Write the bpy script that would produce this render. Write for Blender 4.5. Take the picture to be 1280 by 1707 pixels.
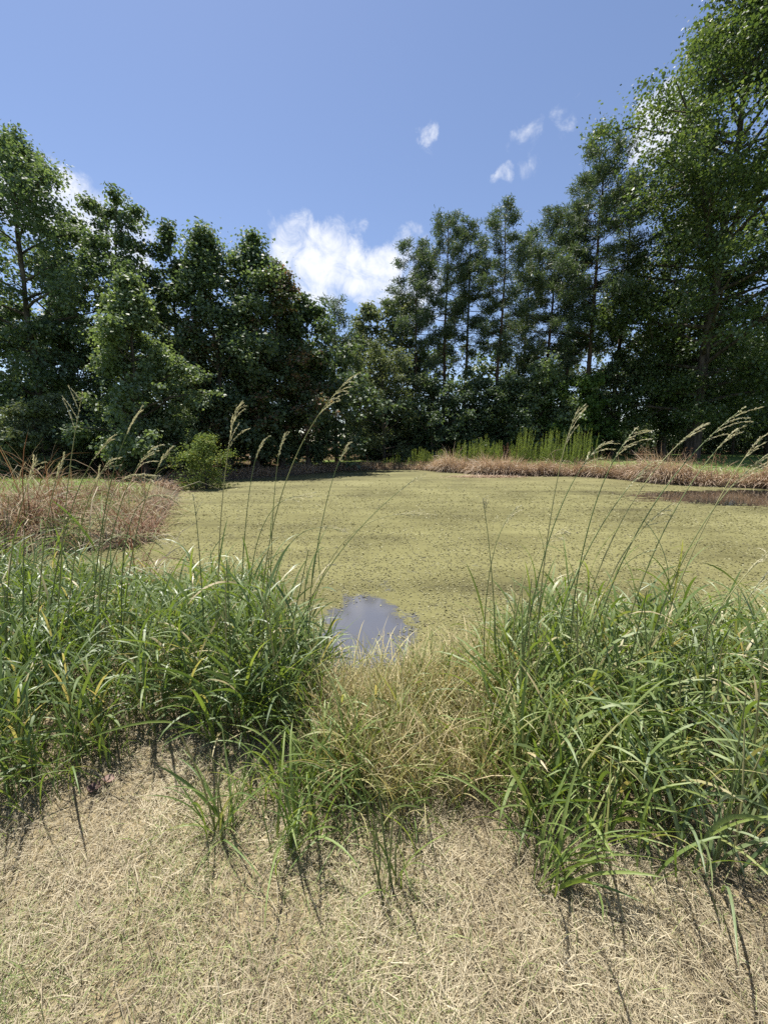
import bpy, math
import numpy as np
from mathutils import Vector, Matrix

for o in list(bpy.data.objects):
    bpy.data.objects.remove(o, do_unlink=True)
scene = bpy.context.scene
COL = scene.collection
RAD = math.radians

# ------------------------------------------------------------------ camera
EYE = 1.5
PITCH = RAD(10.0)
FPX, CX, CY = 640.0, 640.0, 853.5          # phone ultra-wide, in photo pixels
cd = bpy.data.cameras.new("camera")
cam = bpy.data.objects.new("camera", cd)
COL.objects.link(cam)
cam.location = (0, 0, EYE)
cam.rotation_euler = (RAD(90) - PITCH, 0, 0)
cd.sensor_fit = 'HORIZONTAL'
cd.sensor_width = 36.0
cd.lens = 18.0
cd.clip_start = 0.03
cd.clip_end = 3000
scene.camera = cam
CP, SP = math.cos(PITCH), math.sin(PITCH)


def ray(px, py):
    a = (px - CX) / FPX
    u = (CY - py) / FPX
    return np.array([a, CP + SP * u, -SP + CP * u])


def at_depth(px, py, Y):
    d = ray(px, py)
    return np.array([0, 0, EYE]) + d * (Y / d[1])


def on_z(px, py, z):
    d = ray(px, py)
    return np.array([0, 0, EYE]) + d * ((z - EYE) / d[2])


# ------------------------------------------------------------------ sky, sun, exposure
SUN_EL, SUN_AZ = RAD(71), RAD(-38)         # ahead of the camera, to the left; azimuth from +Y towards +X
world = bpy.data.worlds.new("World")
scene.world = world
world.use_nodes = True
wt = world.node_tree
wt.nodes.clear()


def wn(t, **k):
    n = wt.nodes.new(t)
    for a, v in k.items():
        setattr(n, a, v)
    return n


wout = wn('ShaderNodeOutputWorld')
bg = wn('ShaderNodeBackground')
bg.inputs['Strength'].default_value = 0.077
sky = wn('ShaderNodeTexSky', sky_type='NISHITA', sun_disc=False)
sky.sun_elevation = SUN_EL
sky.sun_rotation = SUN_AZ
sky.altitude = 100
sky.air_density = 1.0
sky.dust_density = 0.25
sky.ozone_density = 3.0
tc = wn('ShaderNodeTexCoord')
nz = wn('ShaderNodeTexNoise')
nz.inputs['Scale'].default_value = 14.0
nz.inputs['Detail'].default_value = 7
nz.inputs['Roughness'].default_value = 0.62
nz2 = wn('ShaderNodeTexNoise')
nz2.inputs['Scale'].default_value = 20.0
nz2.inputs['Detail'].default_value = 8
nz2.inputs['Roughness'].default_value = 0.66
nz2.inputs['Distortion'].default_value = 0.6
wt.links.new(tc.outputs['Generated'], nz.inputs['Vector'])
wt.links.new(tc.outputs['Generated'], nz2.inputs['Vector'])
sub = wn('ShaderNodeVectorMath', operation='SUBTRACT')
wt.links.new(nz.outputs['Color'], sub.inputs[0])
sub.inputs[1].default_value = (0.5, 0.5, 0.5)
scl = wn('ShaderNodeVectorMath', operation='SCALE')
scl.inputs['Scale'].default_value = 0.085
wt.links.new(sub.outputs[0], scl.inputs[0])
addv = wn('ShaderNodeVectorMath', operation='ADD')
wt.links.new(tc.outputs['Generated'], addv.inputs[0])
wt.links.new(scl.outputs[0], addv.inputs[1])
nrm = wn('ShaderNodeVectorMath', operation='NORMALIZE')
wt.links.new(addv.outputs[0], nrm.inputs[0])
# cumulus puffs: direction and angular radius (degrees), strength
puffs = []
for (px, py, r, s) in [(500, 420, 4.2, .9), (545, 430, 4.4, 1), (590, 455, 4.0, 1), (480, 395, 2.6, .7), (640, 460, 3.8, 1),
                       (520, 480, 3.2, .8), (545, 500, 2.6, .7), (610, 480, 3.4, .85), (665, 415, 2.4, .7), (640, 490, 2.6, .9), (660, 440, 2.6, .8),
                       (555, 370, 1.7, .55), (598, 380, 1.6, .5), (690, 400, 1.6, .5), (700, 500, 5, .8),
                       (708, 224, 1.2, .62), (698, 255, 2.0, .35), (887, 232, 1.7, .50), (882, 265, 1.8, .50), (862, 248, 1.4, .44), (836, 291, 1.1, .62),
                       (942, 195, 1.5, .42), (965, 160, 1.0, .3), (1085, 205, 2.0, .95), (1070, 232, 1.9, .95), (1105, 180, 2.0, .95), (1058, 252, 1.4, .8), (1125, 235, 3, 1),
                       (115, 350, 4.0, 1), (105, 320, 2.6, 1), (140, 375, 3.0, .9), (200, 365, 3.2, .8), (205, 420, 3.2, .9), (190, 400, 3, .9), (60, 330, 4, 1)]:
    d = ray(px, py)
    puffs.append((d / np.linalg.norm(d), r, s))
prng = np.random.default_rng(5)
for k in range(16):                          # the same fair-weather cloud goes on round the rest of the sky
    az = RAD(75) + k * RAD(210) / 15
    el = RAD(prng.uniform(10, 32))
    for j in range(2):
        a2, e2 = az + prng.normal(0, .06), el + prng.normal(0, .04)
        puffs.append((np.array([math.sin(a2) * math.cos(e2), math.cos(a2) * math.cos(e2), math.sin(e2)]), prng.uniform(2, 5), .9))
acc = None
for d, r, s in puffs:
    dt = wn('ShaderNodeVectorMath', operation='DOT_PRODUCT')
    wt.links.new(nrm.outputs[0], dt.inputs[0])
    dt.inputs[1].default_value = tuple(d)
    mr = wn('ShaderNodeMapRange', interpolation_type='SMOOTHSTEP')
    mr.inputs['From Min'].default_value = math.cos(RAD(r * 1.25))
    mr.inputs['From Max'].default_value = math.cos(RAD(r * 0.25))
    mr.inputs['To Max'].default_value = s
    wt.links.new(dt.outputs['Value'], mr.inputs['Value'])
    if acc is None:
        acc = mr.outputs[0]
    else:
        mx = wn('ShaderNodeMath', operation='MAXIMUM')
        wt.links.new(acc, mx.inputs[0])
        wt.links.new(mr.outputs[0], mx.inputs[1])
        acc = mx.outputs[0]
m1 = wn('ShaderNodeMath', operation='MULTIPLY_ADD')       # mask - erosion by fine noise
wt.links.new(nz2.outputs['Fac'], m1.inputs[0])
m1.inputs[1].default_value = -1.5
wt.links.new(acc, m1.inputs[2])
m2 = wn('ShaderNodeMapRange', interpolation_type='SMOOTHSTEP')
m2.inputs['From Min'].default_value = -0.42
m2.inputs['From Max'].default_value = 0.5
wt.links.new(m1.outputs[0], m2.inputs['Value'])
gate = wn('ShaderNodeMapRange')
gate.inputs['From Min'].default_value = 0.02
gate.inputs['From Max'].default_value = 0.3
wt.links.new(acc, gate.inputs['Value'])
m3 = wn('ShaderNodeMath', operation='MULTIPLY')
wt.links.new(m2.outputs[0], m3.inputs[0])
wt.links.new(gate.outputs[0], m3.inputs[1])
skm = wn('ShaderNodeMix', data_type='RGBA', blend_type='MULTIPLY')
skm.inputs['Factor'].default_value = 1
wt.links.new(sky.outputs[0], skm.inputs['A'])
skm.inputs['B'].default_value = (1.10, 1.0, 1.0, 1)
mixc = wn('ShaderNodeMix', data_type='RGBA')
wt.links.new(m3.outputs[0], mixc.inputs['Factor'])
wt.links.new(skm.outputs['Result'], mixc.inputs['A'])
mixc.inputs['B'].default_value = (6.6, 6.75, 7.1, 1)
wt.links.new(mixc.outputs['Result'], bg.inputs['Color'])
wt.links.new(bg.outputs[0], wout.inputs[0])

sd = bpy.data.lights.new("sun", 'SUN')
sd.energy = 4.5
sd.angle = RAD(0.53)
sd.color = (1.0, 0.95, 0.87)
sun = bpy.data.objects.new("sun", sd)
COL.objects.link(sun)
sdir = Vector((math.sin(SUN_AZ) * math.cos(SUN_EL), math.cos(SUN_AZ) * math.cos(SUN_EL), math.sin(SUN_EL)))
sun.rotation_euler = sdir.to_track_quat('Z', 'Y').to_euler()
sun.location = (-10, 20, 60)

scene.view_settings.view_transform = 'Standard'
scene.view_settings.look = 'None'
scene.view_settings.exposure = 1.05
scene.view_settings.gamma = 1.0
cy = scene.cycles
cy.max_bounces = 6
cy.diffuse_bounces = 3
cy.glossy_bounces = 2
cy.transmission_bounces = 4
cy.transparent_max_bounces = 4
cy.caustics_reflective = False
cy.caustics_refractive = False
cy.use_denoising = False


# ------------------------------------------------------------------ mesh helpers
def raw_mesh(name, verts, quads=None, tris=None, rnd=None, smooth=False):
    me = bpy.data.meshes.new(name)
    verts = np.asarray(verts, dtype=np.float32).reshape(-1, 3)
    me.vertices.add(len(verts))
    me.vertices.foreach_set('co', verts.ravel())
    parts, totals = [], []
    if quads is not None and len(quads):
        q = np.asarray(quads, dtype=np.int32).reshape(-1, 4)
        parts.append(q.ravel())
        totals.append(np.full(len(q), 4, np.int32))
    if tris is not None and len(tris):
        t = np.asarray(tris, dtype=np.int32).reshape(-1, 3)
        parts.append(t.ravel())
        totals.append(np.full(len(t), 3, np.int32))
    li = np.concatenate(parts)
    lt = np.concatenate(totals)
    ls = np.concatenate([[0], np.cumsum(lt)[:-1]]).astype(np.int32)
    me.loops.add(len(li))
    me.loops.foreach_set('vertex_index', li)
    me.polygons.add(len(lt))
    me.polygons.foreach_set('loop_start', ls)
    me.polygons.foreach_set('loop_total', lt)
    if smooth:
        me.polygons.foreach_set('use_smooth', np.ones(len(lt), dtype=bool))
    if rnd is not None:
        at = me.attributes.new('rnd', 'FLOAT', 'POINT')
        at.data.foreach_set('value', np.asarray(rnd, dtype=np.float32).ravel())
    me.update(calc_edges=True)
    return me


def link(name, me, mat=None, parent=None, **props):
    o = bpy.data.objects.new(name, me)
    COL.objects.link(o)
    if mat is not None and me is not None and not me.materials:
        me.materials.append(mat)
    if parent is not None:
        o.parent = parent
    for k, v in props.items():
        o[k] = v
    return o


def thing(name, label, category, loc=(0, 0, 0), group=None):
    o = bpy.data.objects.new(name, None)
    o.empty_display_size = 0.2
    COL.objects.link(o)
    o.location = tuple(float(c) for c in loc)
    o['label'] = label
    o['category'] = category
    if group:
        o['group'] = group
    return o


class Acc:
    """collects quads into one mesh"""
    def __init__(self):
        self.v, self.q, self.r, self.n = [], [], [], 0

    def add(self, v, q, r):
        v = np.asarray(v).reshape(-1, 3)
        self.v.append(v)
        self.q.append(np.asarray(q).reshape(-1, 4) + self.n)
        self.r.append(np.broadcast_to(np.asarray(r, dtype=float), (len(v),)))
        self.n += len(v)

    def mesh(self, name, smooth=False):
        return raw_mesh(name, np.concatenate(self.v), np.concatenate(self.q), rnd=np.concatenate(self.r), smooth=smooth)


def norm(a):
    return a / np.maximum(np.linalg.norm(a, axis=-1, keepdims=True), 1e-9)


def strips(P, az, el0, L, W, droop, S, r, twist=None, fold=0.0, power=1.3, base_w=0.6, out=None):
    """N arching grass blades: P (N,3) roots"""
    N = len(P)
    az, el0, L, W, droop = [np.broadcast_to(np.asarray(x, float), (N,)) for x in (az, el0, L, W, droop)]
    t = np.linspace(0, 1, S + 1)
    tm = (t[:-1] + t[1:]) / 2
    el = el0[:, None] - droop[:, None] * tm[None, :] ** power
    d = np.stack([np.cos(el) * np.cos(az)[:, None], np.cos(el) * np.sin(az)[:, None], np.sin(el)], -1)
    pos = np.concatenate([np.zeros((N, 1, 3)), np.cumsum(d * (L / S)[:, None, None], 1)], 1) + P[:, None, :]
    dd = np.concatenate([d[:, :1], (d[:, 1:] + d[:, :-1]) / 2, d[:, -1:]], 1)
    side0 = np.stack([-np.sin(az), np.cos(az), np.zeros(N)], -1)[:, None, :] * np.ones((1, S + 1, 1))
    up = np.cross(dd, side0)
    tw = np.zeros((N, S + 1)) if twist is None else np.asarray(twist)[:, None] * t[None, :]
    side = side0 * np.cos(tw)[..., None] + up * np.sin(tw)[..., None]
    prof = (base_w + (1 - base_w) * np.sin(np.minimum(t / 0.35, 1) * math.pi / 2)) * np.sqrt(np.clip(1 - t ** 2.2, 0, 1))
    prof = np.maximum(prof, 0.03)
    hw = W[:, None] * 0.5 * prof[None, :]
    A = pos - side * hw[..., None]
    B = pos + side * hw[..., None]
    nrmv = np.cross(dd, side)
    if fold:
        A = A + nrmv * (hw * fold)[..., None]
        B = B + nrmv * (hw * fold)[..., None]
        V = np.stack([A, pos, B], 2)
        m = 3
    else:
        V = np.stack([A, B], 2)
        m = 2
    idx = np.arange(N * (S + 1) * m).reshape(N, S + 1, m)
    Q = []
    for c in range(m - 1):
        Q.append(np.stack([idx[:, :-1, c], idx[:, :-1, c + 1], idx[:, 1:, c + 1], idx[:, 1:, c]], -1).reshape(-1, 4))
    rr = np.repeat(np.broadcast_to(np.asarray(r, float), (N,)), (S + 1) * m)
    if out is not None:
        out.add(V.reshape(-1, 3), np.concatenate(Q), rr)
    return V.reshape(-1, 3), np.concatenate(Q), rr, pos


def tube(pts, rad, n, out, r=0.5):
    pts = np.asarray(pts, float)
    rad = np.asarray(rad, float)
    K = len(pts)
    tan = np.gradient(pts, axis=0)
    tan = norm(tan)
    ref = np.array([0.31, 0.17, 0.93]) if abs(tan[0][2]) < 0.9 else np.array([0.97, 0.2, 0.1])
    s = norm(np.cross(tan, ref))
    u = np.cross(tan, s)
    a = np.arange(n) / n * 2 * math.pi
    ring = pts[:, None, :] + rad[:, None, None] * (s[:, None, :] * np.cos(a)[None, :, None] + u[:, None, :] * np.sin(a)[None, :, None])
    idx = np.arange(K * n).reshape(K, n)
    nx = np.roll(idx, -1, axis=1)
    q = np.stack([idx[:-1], nx[:-1], nx[1:], idx[1:]], -1).reshape(-1, 4)
    out.add(ring.reshape(-1, 3), q, r)


def kites(P, nrmv, L, W, r, rng, out, droop=0.25):
    N = len(P)
    n = norm(nrmv)
    a = norm(np.cross(n, rng.normal(size=(N, 3))))
    a[:, 2] -= droop
    a = norm(a)
    s = norm(np.cross(n, a))
    L = np.broadcast_to(L, (N,))[:, None]
    W = np.broadcast_to(W, (N,))[:, None]
    V = np.stack([P, P + a * L * .42 - s * W * .5 + n * W * .12, P + a * L, P + a * L * .42 + s * W * .5 + n * W * .12], 1)
    q = np.arange(N * 4).reshape(N, 4)
    out.add(V.reshape(-1, 3), q, np.repeat(r, 4))


_w = np.random.default_rng(99)
_K = [(_w.normal(size=(10, 2)) * f, _w.uniform(0, 6.28, 10)) for f in (0.25, 1.0, 3.5)]


def vnoise(x, y, octv=1, scale=1.0):
    """smooth pseudo-noise about -1..1"""
    k, ph = _K[octv]
    x = np.asarray(x)[..., None] * scale
    y = np.asarray(y)[..., None] * scale
    return np.sin(x * k[:, 0] + y * k[:, 1] + ph).sum(-1) / 3.2


# ------------------------------------------------------------------ materials
def new_mat(name):
    m = bpy.data.materials.new(name)
    m.use_nodes = True
    m.node_tree.nodes.clear()
    nt = m.node_tree
    out = nt.nodes.new('ShaderNodeOutputMaterial')
    return m, nt, out


def ramp(nt, stops):
    r = nt.nodes.new('ShaderNodeValToRGB')
    e = r.color_ramp.elements
    e[0].position, e[0].color = stops[0][0], (*stops[0][1], 1)
    e[1].position, e[1].color = stops[-1][0], (*stops[-1][1], 1)
    for p, c in stops[1:-1]:
        x = e.new(p)
        x.color = (*c, 1)
    return r


def leaf_mat(name, stops, trans=0.35, gloss=0.05, rough=0.4, tint=(1.25, 1.2, 0.6), objrand=False):
    m, nt, out = new_mat(name)
    L = nt.links.new
    at = nt.nodes.new('ShaderNodeAttribute')
    at.attribute_name = 'rnd'
    fac = at.outputs['Fac']
    if objrand:
        oi = nt.nodes.new('ShaderNodeObjectInfo')
        fac = oi.outputs['Random']
    r = ramp(nt, stops)
    L(fac, r.inputs[0])
    df = nt.nodes.new('ShaderNodeBsdfDiffuse')
    L(r.outputs[0], df.inputs['Color'])
    tr = nt.nodes.new('ShaderNodeBsdfTranslucent')
    mu = nt.nodes.new('ShaderNodeMix')
    mu.data_type = 'RGBA'
    mu.blend_type = 'MULTIPLY'
    mu.inputs['Factor'].default_value = 1
    L(r.outputs[0], mu.inputs['A'])
    mu.inputs['B'].default_value = (*tint, 1)
    L(mu.outputs['Result'], tr.inputs['Color'])
    mx = nt.nodes.new('ShaderNodeMixShader')
    mx.inputs[0].default_value = trans
    L(df.outputs[0], mx.inputs[1])
    L(tr.outputs[0], mx.inputs[2])
    res = mx.outputs[0]
    if gloss > 0:
        gl = nt.nodes.new('ShaderNodeBsdfGlossy')
        gl.inputs['Roughness'].default_value = rough + .18
        m2 = nt.nodes.new('ShaderNodeMixShader')
        fr = nt.nodes.new('ShaderNodeLayerWeight')
        fr.inputs['Blend'].default_value = 0.25
        mm = nt.nodes.new('ShaderNodeMath')
        mm.operation = 'MULTIPLY_ADD'
        L(fr.outputs['Fresnel'], mm.inputs[0])
        mm.inputs[1].default_value = gloss * 1.0
        mm.inputs[2].default_value = gloss * .6
        L(mm.outputs[0], m2.inputs[0])
        L(res, m2.inputs[1])
        L(gl.outputs[0], m2.inputs[2])
        res = m2.outputs[0]
    L(res, out.inputs['Surface'])
    return m


def bark_mat(name, c1, c2, scale=6):
    m, nt, out = new_mat(name)
    L = nt.links.new
    tcn = nt.nodes.new('ShaderNodeTexCoord')
    mp = nt.nodes.new('ShaderNodeMapping')
    mp.inputs['Scale'].default_value = (scale, scale, scale * .25)
    L(tcn.outputs['Object'], mp.inputs['Vector'])
    n = nt.nodes.new('ShaderNodeTexNoise')
    n.inputs['Scale'].default_value = 1
    n.inputs['Detail'].default_value = 6
    L(mp.outputs[0], n.inputs['Vector'])
    r = ramp(nt, [(.35, c1), (.68, c2)])
    L(n.outputs['Fac'], r.inputs[0])
    b = nt.nodes.new('ShaderNodeBsdfDiffuse')
    L(r.outputs[0], b.inputs['Color'])
    bm = nt.nodes.new('ShaderNodeBump')
    bm.inputs['Strength'].default_value = .6
    bm.inputs['Distance'].default_value = .03
    L(n.outputs['Fac'], bm.inputs['Height'])
    L(bm.outputs[0], b.inputs['Normal'])
    L(b.outputs[0], out.inputs['Surface'])
    return m


M = {}
M['gum'] = leaf_mat('sweetgum_leaf', [(0, (0.076, 0.122, 0.063)), (.6, (0.117, 0.176, 0.088)), (1, (0.179, 0.239, 0.121))], .46, .08, .34)
M['gum_light'] = leaf_mat('young_sweetgum_leaf', [(0, (0.106, 0.162, 0.075)), (.6, (0.156, 0.222, 0.103)), (1, (0.225, 0.288, 0.144))], .48, .09, .34)
M['oak'] = leaf_mat('oak_leaf', [(0, (.052, .090, .032)), (.55, (.090, .138, .046)), (1, (.165, .212, .070))], .48, .07, .30)
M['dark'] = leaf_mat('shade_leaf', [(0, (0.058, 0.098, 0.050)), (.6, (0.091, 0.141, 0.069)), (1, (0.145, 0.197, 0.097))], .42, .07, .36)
M['olive'] = leaf_mat('olive_leaf', [(0, (0.091, 0.125, 0.062)), (.6, (0.137, 0.175, 0.086)), (1, (0.195, 0.225, 0.120))], .42, .06, .4)
M['pale'] = leaf_mat('pale_leaf', [(0, (.110, .150, .100)), (1, (.180, .220, .145))], .45, .04, .5)  # far tree, slight distance haze put into the leaf colour
M['bright'] = leaf_mat('vine_leaf', [(0, (0.074, 0.144, 0.033)), (1, (0.149, 0.228, 0.055))], .45, .05, .4)
M['brownleaf'] = leaf_mat('browned_leaf', [(0, (0.058, 0.100, 0.040)), (.5, (0.098, 0.131, 0.056)), (.64, (0.163, 0.100, 0.069)), (1, (0.234, 0.138, 0.094))], .4, .06, .4)
M['pine'] = leaf_mat('pine_needle', [(0, (0.056, 0.094, 0.055)), (.6, (0.088, 0.130, 0.071)), (1, (0.131, 0.174, 0.095))], .4, .06, .4)
M['bark'] = bark_mat('grey_bark', (.045, .038, .032), (.13, .11, .09))
M['pinebark'] = bark_mat('pine_bark', (.05, .036, .028), (.15, .105, .08), 5)
M['grass'] = leaf_mat('tall_grass_blade', [(0, (0.086, 0.143, 0.032)), (.45, (0.155, 0.226, 0.048)), (.8, (0.230, 0.292, 0.074)), (.93, (0.345, 0.341, 0.126)), (1, (0.529, 0.429, 0.231))], .45, .075, .36, (1.15, 1.12, .62))
M['grass_obj'] = leaf_mat('clump_blade', [(0, (0.112, 0.184, 0.036)), (.5, (0.185, 0.265, 0.054)), (.9, (0.252, 0.319, 0.078)), (1, (0.358, 0.346, 0.130))], .45, .075, .36, (1.15, 1.12, .62), True)
M['grass_blue'] = leaf_mat('bluegreen_blade', [(0, (0.105, 0.167, 0.065)), (.5, (0.171, 0.232, 0.100)), (1, (0.253, 0.302, 0.140))], .38, .085, .34, (1.15, 1.15, .6), True)
M['stem'] = leaf_mat('grass_stem', [(0, (.11, .16, .05)), (.5, (.22, .24, .09)), (1, (.36, .33, .15))], .15, .06, .4)
M['drygrass'] = leaf_mat('thin_dry_grass', [(0, (.15, .21, .06)), (.35, (.31, .32, .12)), (.7, (.47, .42, .21)), (1, (.56, .46, .27))], .35, .04, .45, (1.1, 1.0, .7))
M['seed'] = leaf_mat('seed_head', [(0, (.40, .38, .22)), (.5, (.56, .52, .33)), (1, (.66, .60, .43))], .4, .04, .5, (1.0, 1.0, .9))
M['straw'] = leaf_mat('mown_straw', [(0, (.15, .118, .075)), (.25, (.30, .25, .16)), (.6, (.445, .385, .255)), (.86, (.57, .505, .36)), (.885, (.36, .35, .16)), (1, (.19, .26, .08))], .25, .04, .5, (1.05, 1, .8))
M['dead'] = leaf_mat('dead_grass', [(0, (.20, .13, .09)), (.4, (.39, .285, .195)), (.75, (.53, .42, .30)), (1, (.60, .53, .43))], .25, .03, .6, (1.05, .95, .8))
M['deadred'] = leaf_mat('reddish_dead_grass', [(0, (.09, .05, .032)), (.25, (.20, .095, .055)), (.45, (.27, .165, .095)), (.68, (.36, .29, .18)), (.82, (.46, .41, .30)), (.86, (.20, .24, .08)), (1, (.11, .17, .045))], .25, .03, .6, (1.0, .97, .85))
M['fennel'] = leaf_mat('feathery_weed', [(0, (0.138, 0.198, 0.045)), (.6, (0.207, 0.275, 0.070)), (1, (0.299, 0.341, 0.110))], .5, .02, .6)
M['lawn'] = leaf_mat('lawn_blade', [(0, (0.110, 0.168, 0.040)), (.7, (0.176, 0.231, 0.060)), (1, (0.308, 0.294, 0.120))], .35, .03, .5)


# ------------------------------------------------------------------ the pond outline and the ground
WL = -0.46
outline_px = [(-60, 985), (120, 985), (240, 975), (330, 1020), (430, 1080), (545, 1112), (610, 1120), (685, 1110), (790, 1085), (930, 1066), (1080, 1058), (1280, 1048), (1560, 1030),
              (1700, 960), (1650, 850), (1480, 828), (1360, 822), (1280, 815), (1180, 811), (1100, 806), (1040, 800), (985, 795), (900, 793.5), (830, 793), (760, 788), (690, 783.5),
              (600, 784), (540, 788), (470, 794), (400, 799), (335, 805), (303, 812), (296, 822), (290, 836), (272, 856), (262, 880), (240, 905), (170, 915), (60, 925), (-80, 930)]
op = np.array([on_z(a, b, WL)[:2] for a, b in outline_px])
n = len(op)
poly = []
for i in range(n):                               # Catmull-Rom through the points
    p0, p1, p2, p3 = op[i - 1], op[i], op[(i + 1) % n], op[(i + 2) % n]
    for t in np.linspace(0, 1, 6, endpoint=False):
        poly.append(.5 * (2 * p1 + (p2 - p0) * t + (2 * p0 - 5 * p1 + 4 * p2 - p3) * t * t + (3 * p1 - p0 - 3 * p2 + p3) * t ** 3))
poly = np.array(poly)


def pond_sd(x, y):
    """signed distance to the shoreline, positive on land"""
    x = np.asarray(x, float).ravel()
    y = np.asarray(y, float).ravel()
    best = np.full(len(x), 1e9)
    inside = np.zeros(len(x), bool)
    A, B = poly, np.roll(poly, -1, axis=0)
    for a, b in zip(A, B):
        e = b - a
        t = np.clip(((x - a[0]) * e[0] + (y - a[1]) * e[1]) / max(e @ e, 1e-9), 0, 1)
        best = np.minimum(best, (x - a[0] - t * e[0]) ** 2 + (y - a[1] - t * e[1]) ** 2)
        c = (a[1] > y) != (b[1] > y)
        if abs(e[1]) > 1e-9:
            inside ^= c & (x < e[0] * (y - a[1]) / e[1] + a[0])
    d = np.sqrt(best)
    return np.where(inside, -d, d)


def sstep(a, b, x):
    t = np.clip((x - a) / (b - a), 0, 1)
    return t * t * (3 - 2 * t)


def ground_z(x, y):
    x = np.asarray(x, float)
    y = np.asarray(y, float)
    sh = x.shape
    d = pond_sd(x, y).reshape(sh)
    far = sstep(8, 18, y)
    near_rise = sstep(-0.1, 1.35, d) ** 0.9
    far_rise = sstep(-0.1, 0.9, d) * .8 + sstep(.6, 4, d) * .2
    rise = near_rise * (1 - far) + far_rise * far
    z = WL + (0 - WL) * rise
    z = np.where(d < 0, WL - 0.5 * sstep(0, 1.5, -d), z)
    z = z + far * sstep(3, 16, d) * 0.38
    amp = 0.026 + 0.05 * sstep(4, 30, np.abs(y))
    z = z + amp * (vnoise(x, y, 1) * .7 + vnoise(x, y, 2) * .35) * sstep(0.0, .4, d)
    z = z + sstep(70, 300, np.hypot(x, y)) * 2.0
    return z


def axis(lo, hi, f0, f1, fs, m0, m1, ms):
    c = list(np.arange(f0, f1, fs))
    c += list(np.arange(f1, m1, ms))
    s, v = ms, m1
    while v < hi:
        c.append(v)
        s *= 1.22
        v += s
    c.append(hi)
    lowp = list(np.arange(f0 - ms, m0, -ms))
    s, v = ms, m0
    while v > lo:
        lowp.append(v)
        s *= 1.22
        v -= s
    lowp.append(lo)
    return np.array(sorted(set(np.round(c + lowp, 4))))


gx = axis(-600, 600, -4.4, 4.4, .15, -42, 42, .34)
gy = axis(-300, 700, 0.2, 5.2, .14, -4, 44, .34)
GX, GY = np.meshgrid(gx, gy)
GZ = ground_z(GX, GY)
nv, nu = GX.shape
idx = np.arange(nv * nu).reshape(nv, nu)
gq = np.stack([idx[:-1, :-1], idx[:-1, 1:], idx[1:, 1:], idx[1:, :-1]], -1).reshape(-1, 4)
gm = raw_mesh('ground', np.stack([GX, GY, GZ], -1).reshape(-1, 3), gq, smooth=True)
# zone weights: how much lawn grows here, how much leaf litter lies here (a true property of the place)
D = pond_sd(GX, GY)
X, Y = GX.ravel(), GY.ravel()
wood = sstep(33, 36, Y + vnoise(X, Y, 0) * 1.2 + np.abs(X) * -.06 + np.where(X > 10, (X - 10) * -.0, 0)) * (1 - sstep(8, 14, X))
wood = np.maximum(wood, sstep(42, 46, Y))
wood = np.maximum(wood, sstep(18.5, 20.5, Y) * sstep(-5, -8, X))
lawn = sstep(4.5, 7, np.hypot(X, Y)) * sstep(.3, 1.6, D) * (1 - wood)
for nm, arr in (('lawn', lawn), ('wood', wood), ('shore', 1 - sstep(.1, 1.0, D))):
    a_ = gm.attributes.new(nm, 'FLOAT', 'POINT')
    a_.data.foreach_set('value', arr.astype(np.float32))


def mat_ground():
    m, nt, out = new_mat('ground_soil')
    L = nt.links.new
    tcn = nt.nodes.new('ShaderNodeTexCoord')

    def noise(s, d=6, rgh=.6):
        k = nt.nodes.new('ShaderNodeTexNoise')
        k.inputs['Scale'].default_value = s
        k.inputs['Detail'].default_value = d
        k.inputs['Roughness'].default_value = rgh
        L(tcn.outputs['Object'], k.inputs['Vector'])
        return k
    n1, n2, n3 = noise(30), noise(1.5), noise(9)
    soil = ramp(nt, [(.3, (.12, .095, .055)), (.5, (.24, .195, .115)), (.7, (.37, .31, .19))])
    L(n1.outputs['Fac'], soil.inputs[0])
    lawnr = ramp(nt, [(.3, (.085, .135, .04)), (.6, (.14, .19, .06)), (.8, (.24, .25, .11))])
    L(n3.outputs['Fac'], lawnr.inputs[0])
    litter = ramp(nt, [(.3, (.05, .036, .024)), (.7, (.14, .095, .06))])
    L(n3.outputs['Fac'], litter.inputs[0])
    mud = ramp(nt, [(.3, (.05, .045, .032)), (.7, (.14, .12, .085))])
    L(n3.outputs['Fac'], mud.inputs[0])
    cur = soil.outputs[0]
    for nm, rr in (('lawn', lawnr), ('wood', litter), ('shore', mud)):
        at = nt.nodes.new('ShaderNodeAttribute')
        at.attribute_name = nm
        mx = nt.nodes.new('ShaderNodeMix')
        mx.data_type = 'RGBA'
        L(at.outputs['Fac'], mx.inputs['Factor'])
        L(cur, mx.inputs['A'])
        L(rr.outputs[0], mx.inputs['B'])
        cur = mx.outputs['Result']
    b = nt.nodes.new('ShaderNodeBsdfDiffuse')
    L(cur, b.inputs['Color'])
    bm = nt.nodes.new('ShaderNodeBump')
    bm.inputs['Strength'].default_value = .8
    bm.inputs['Distance'].default_value = .03
    L(n1.outputs['Fac'], bm.inputs['Height'])
    L(bm.outputs[0], b.inputs['Normal'])
    L(b.outputs[0], out.inputs['Surface'])
    return m


link('ground', gm, mat_ground(), kind='structure')


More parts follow.
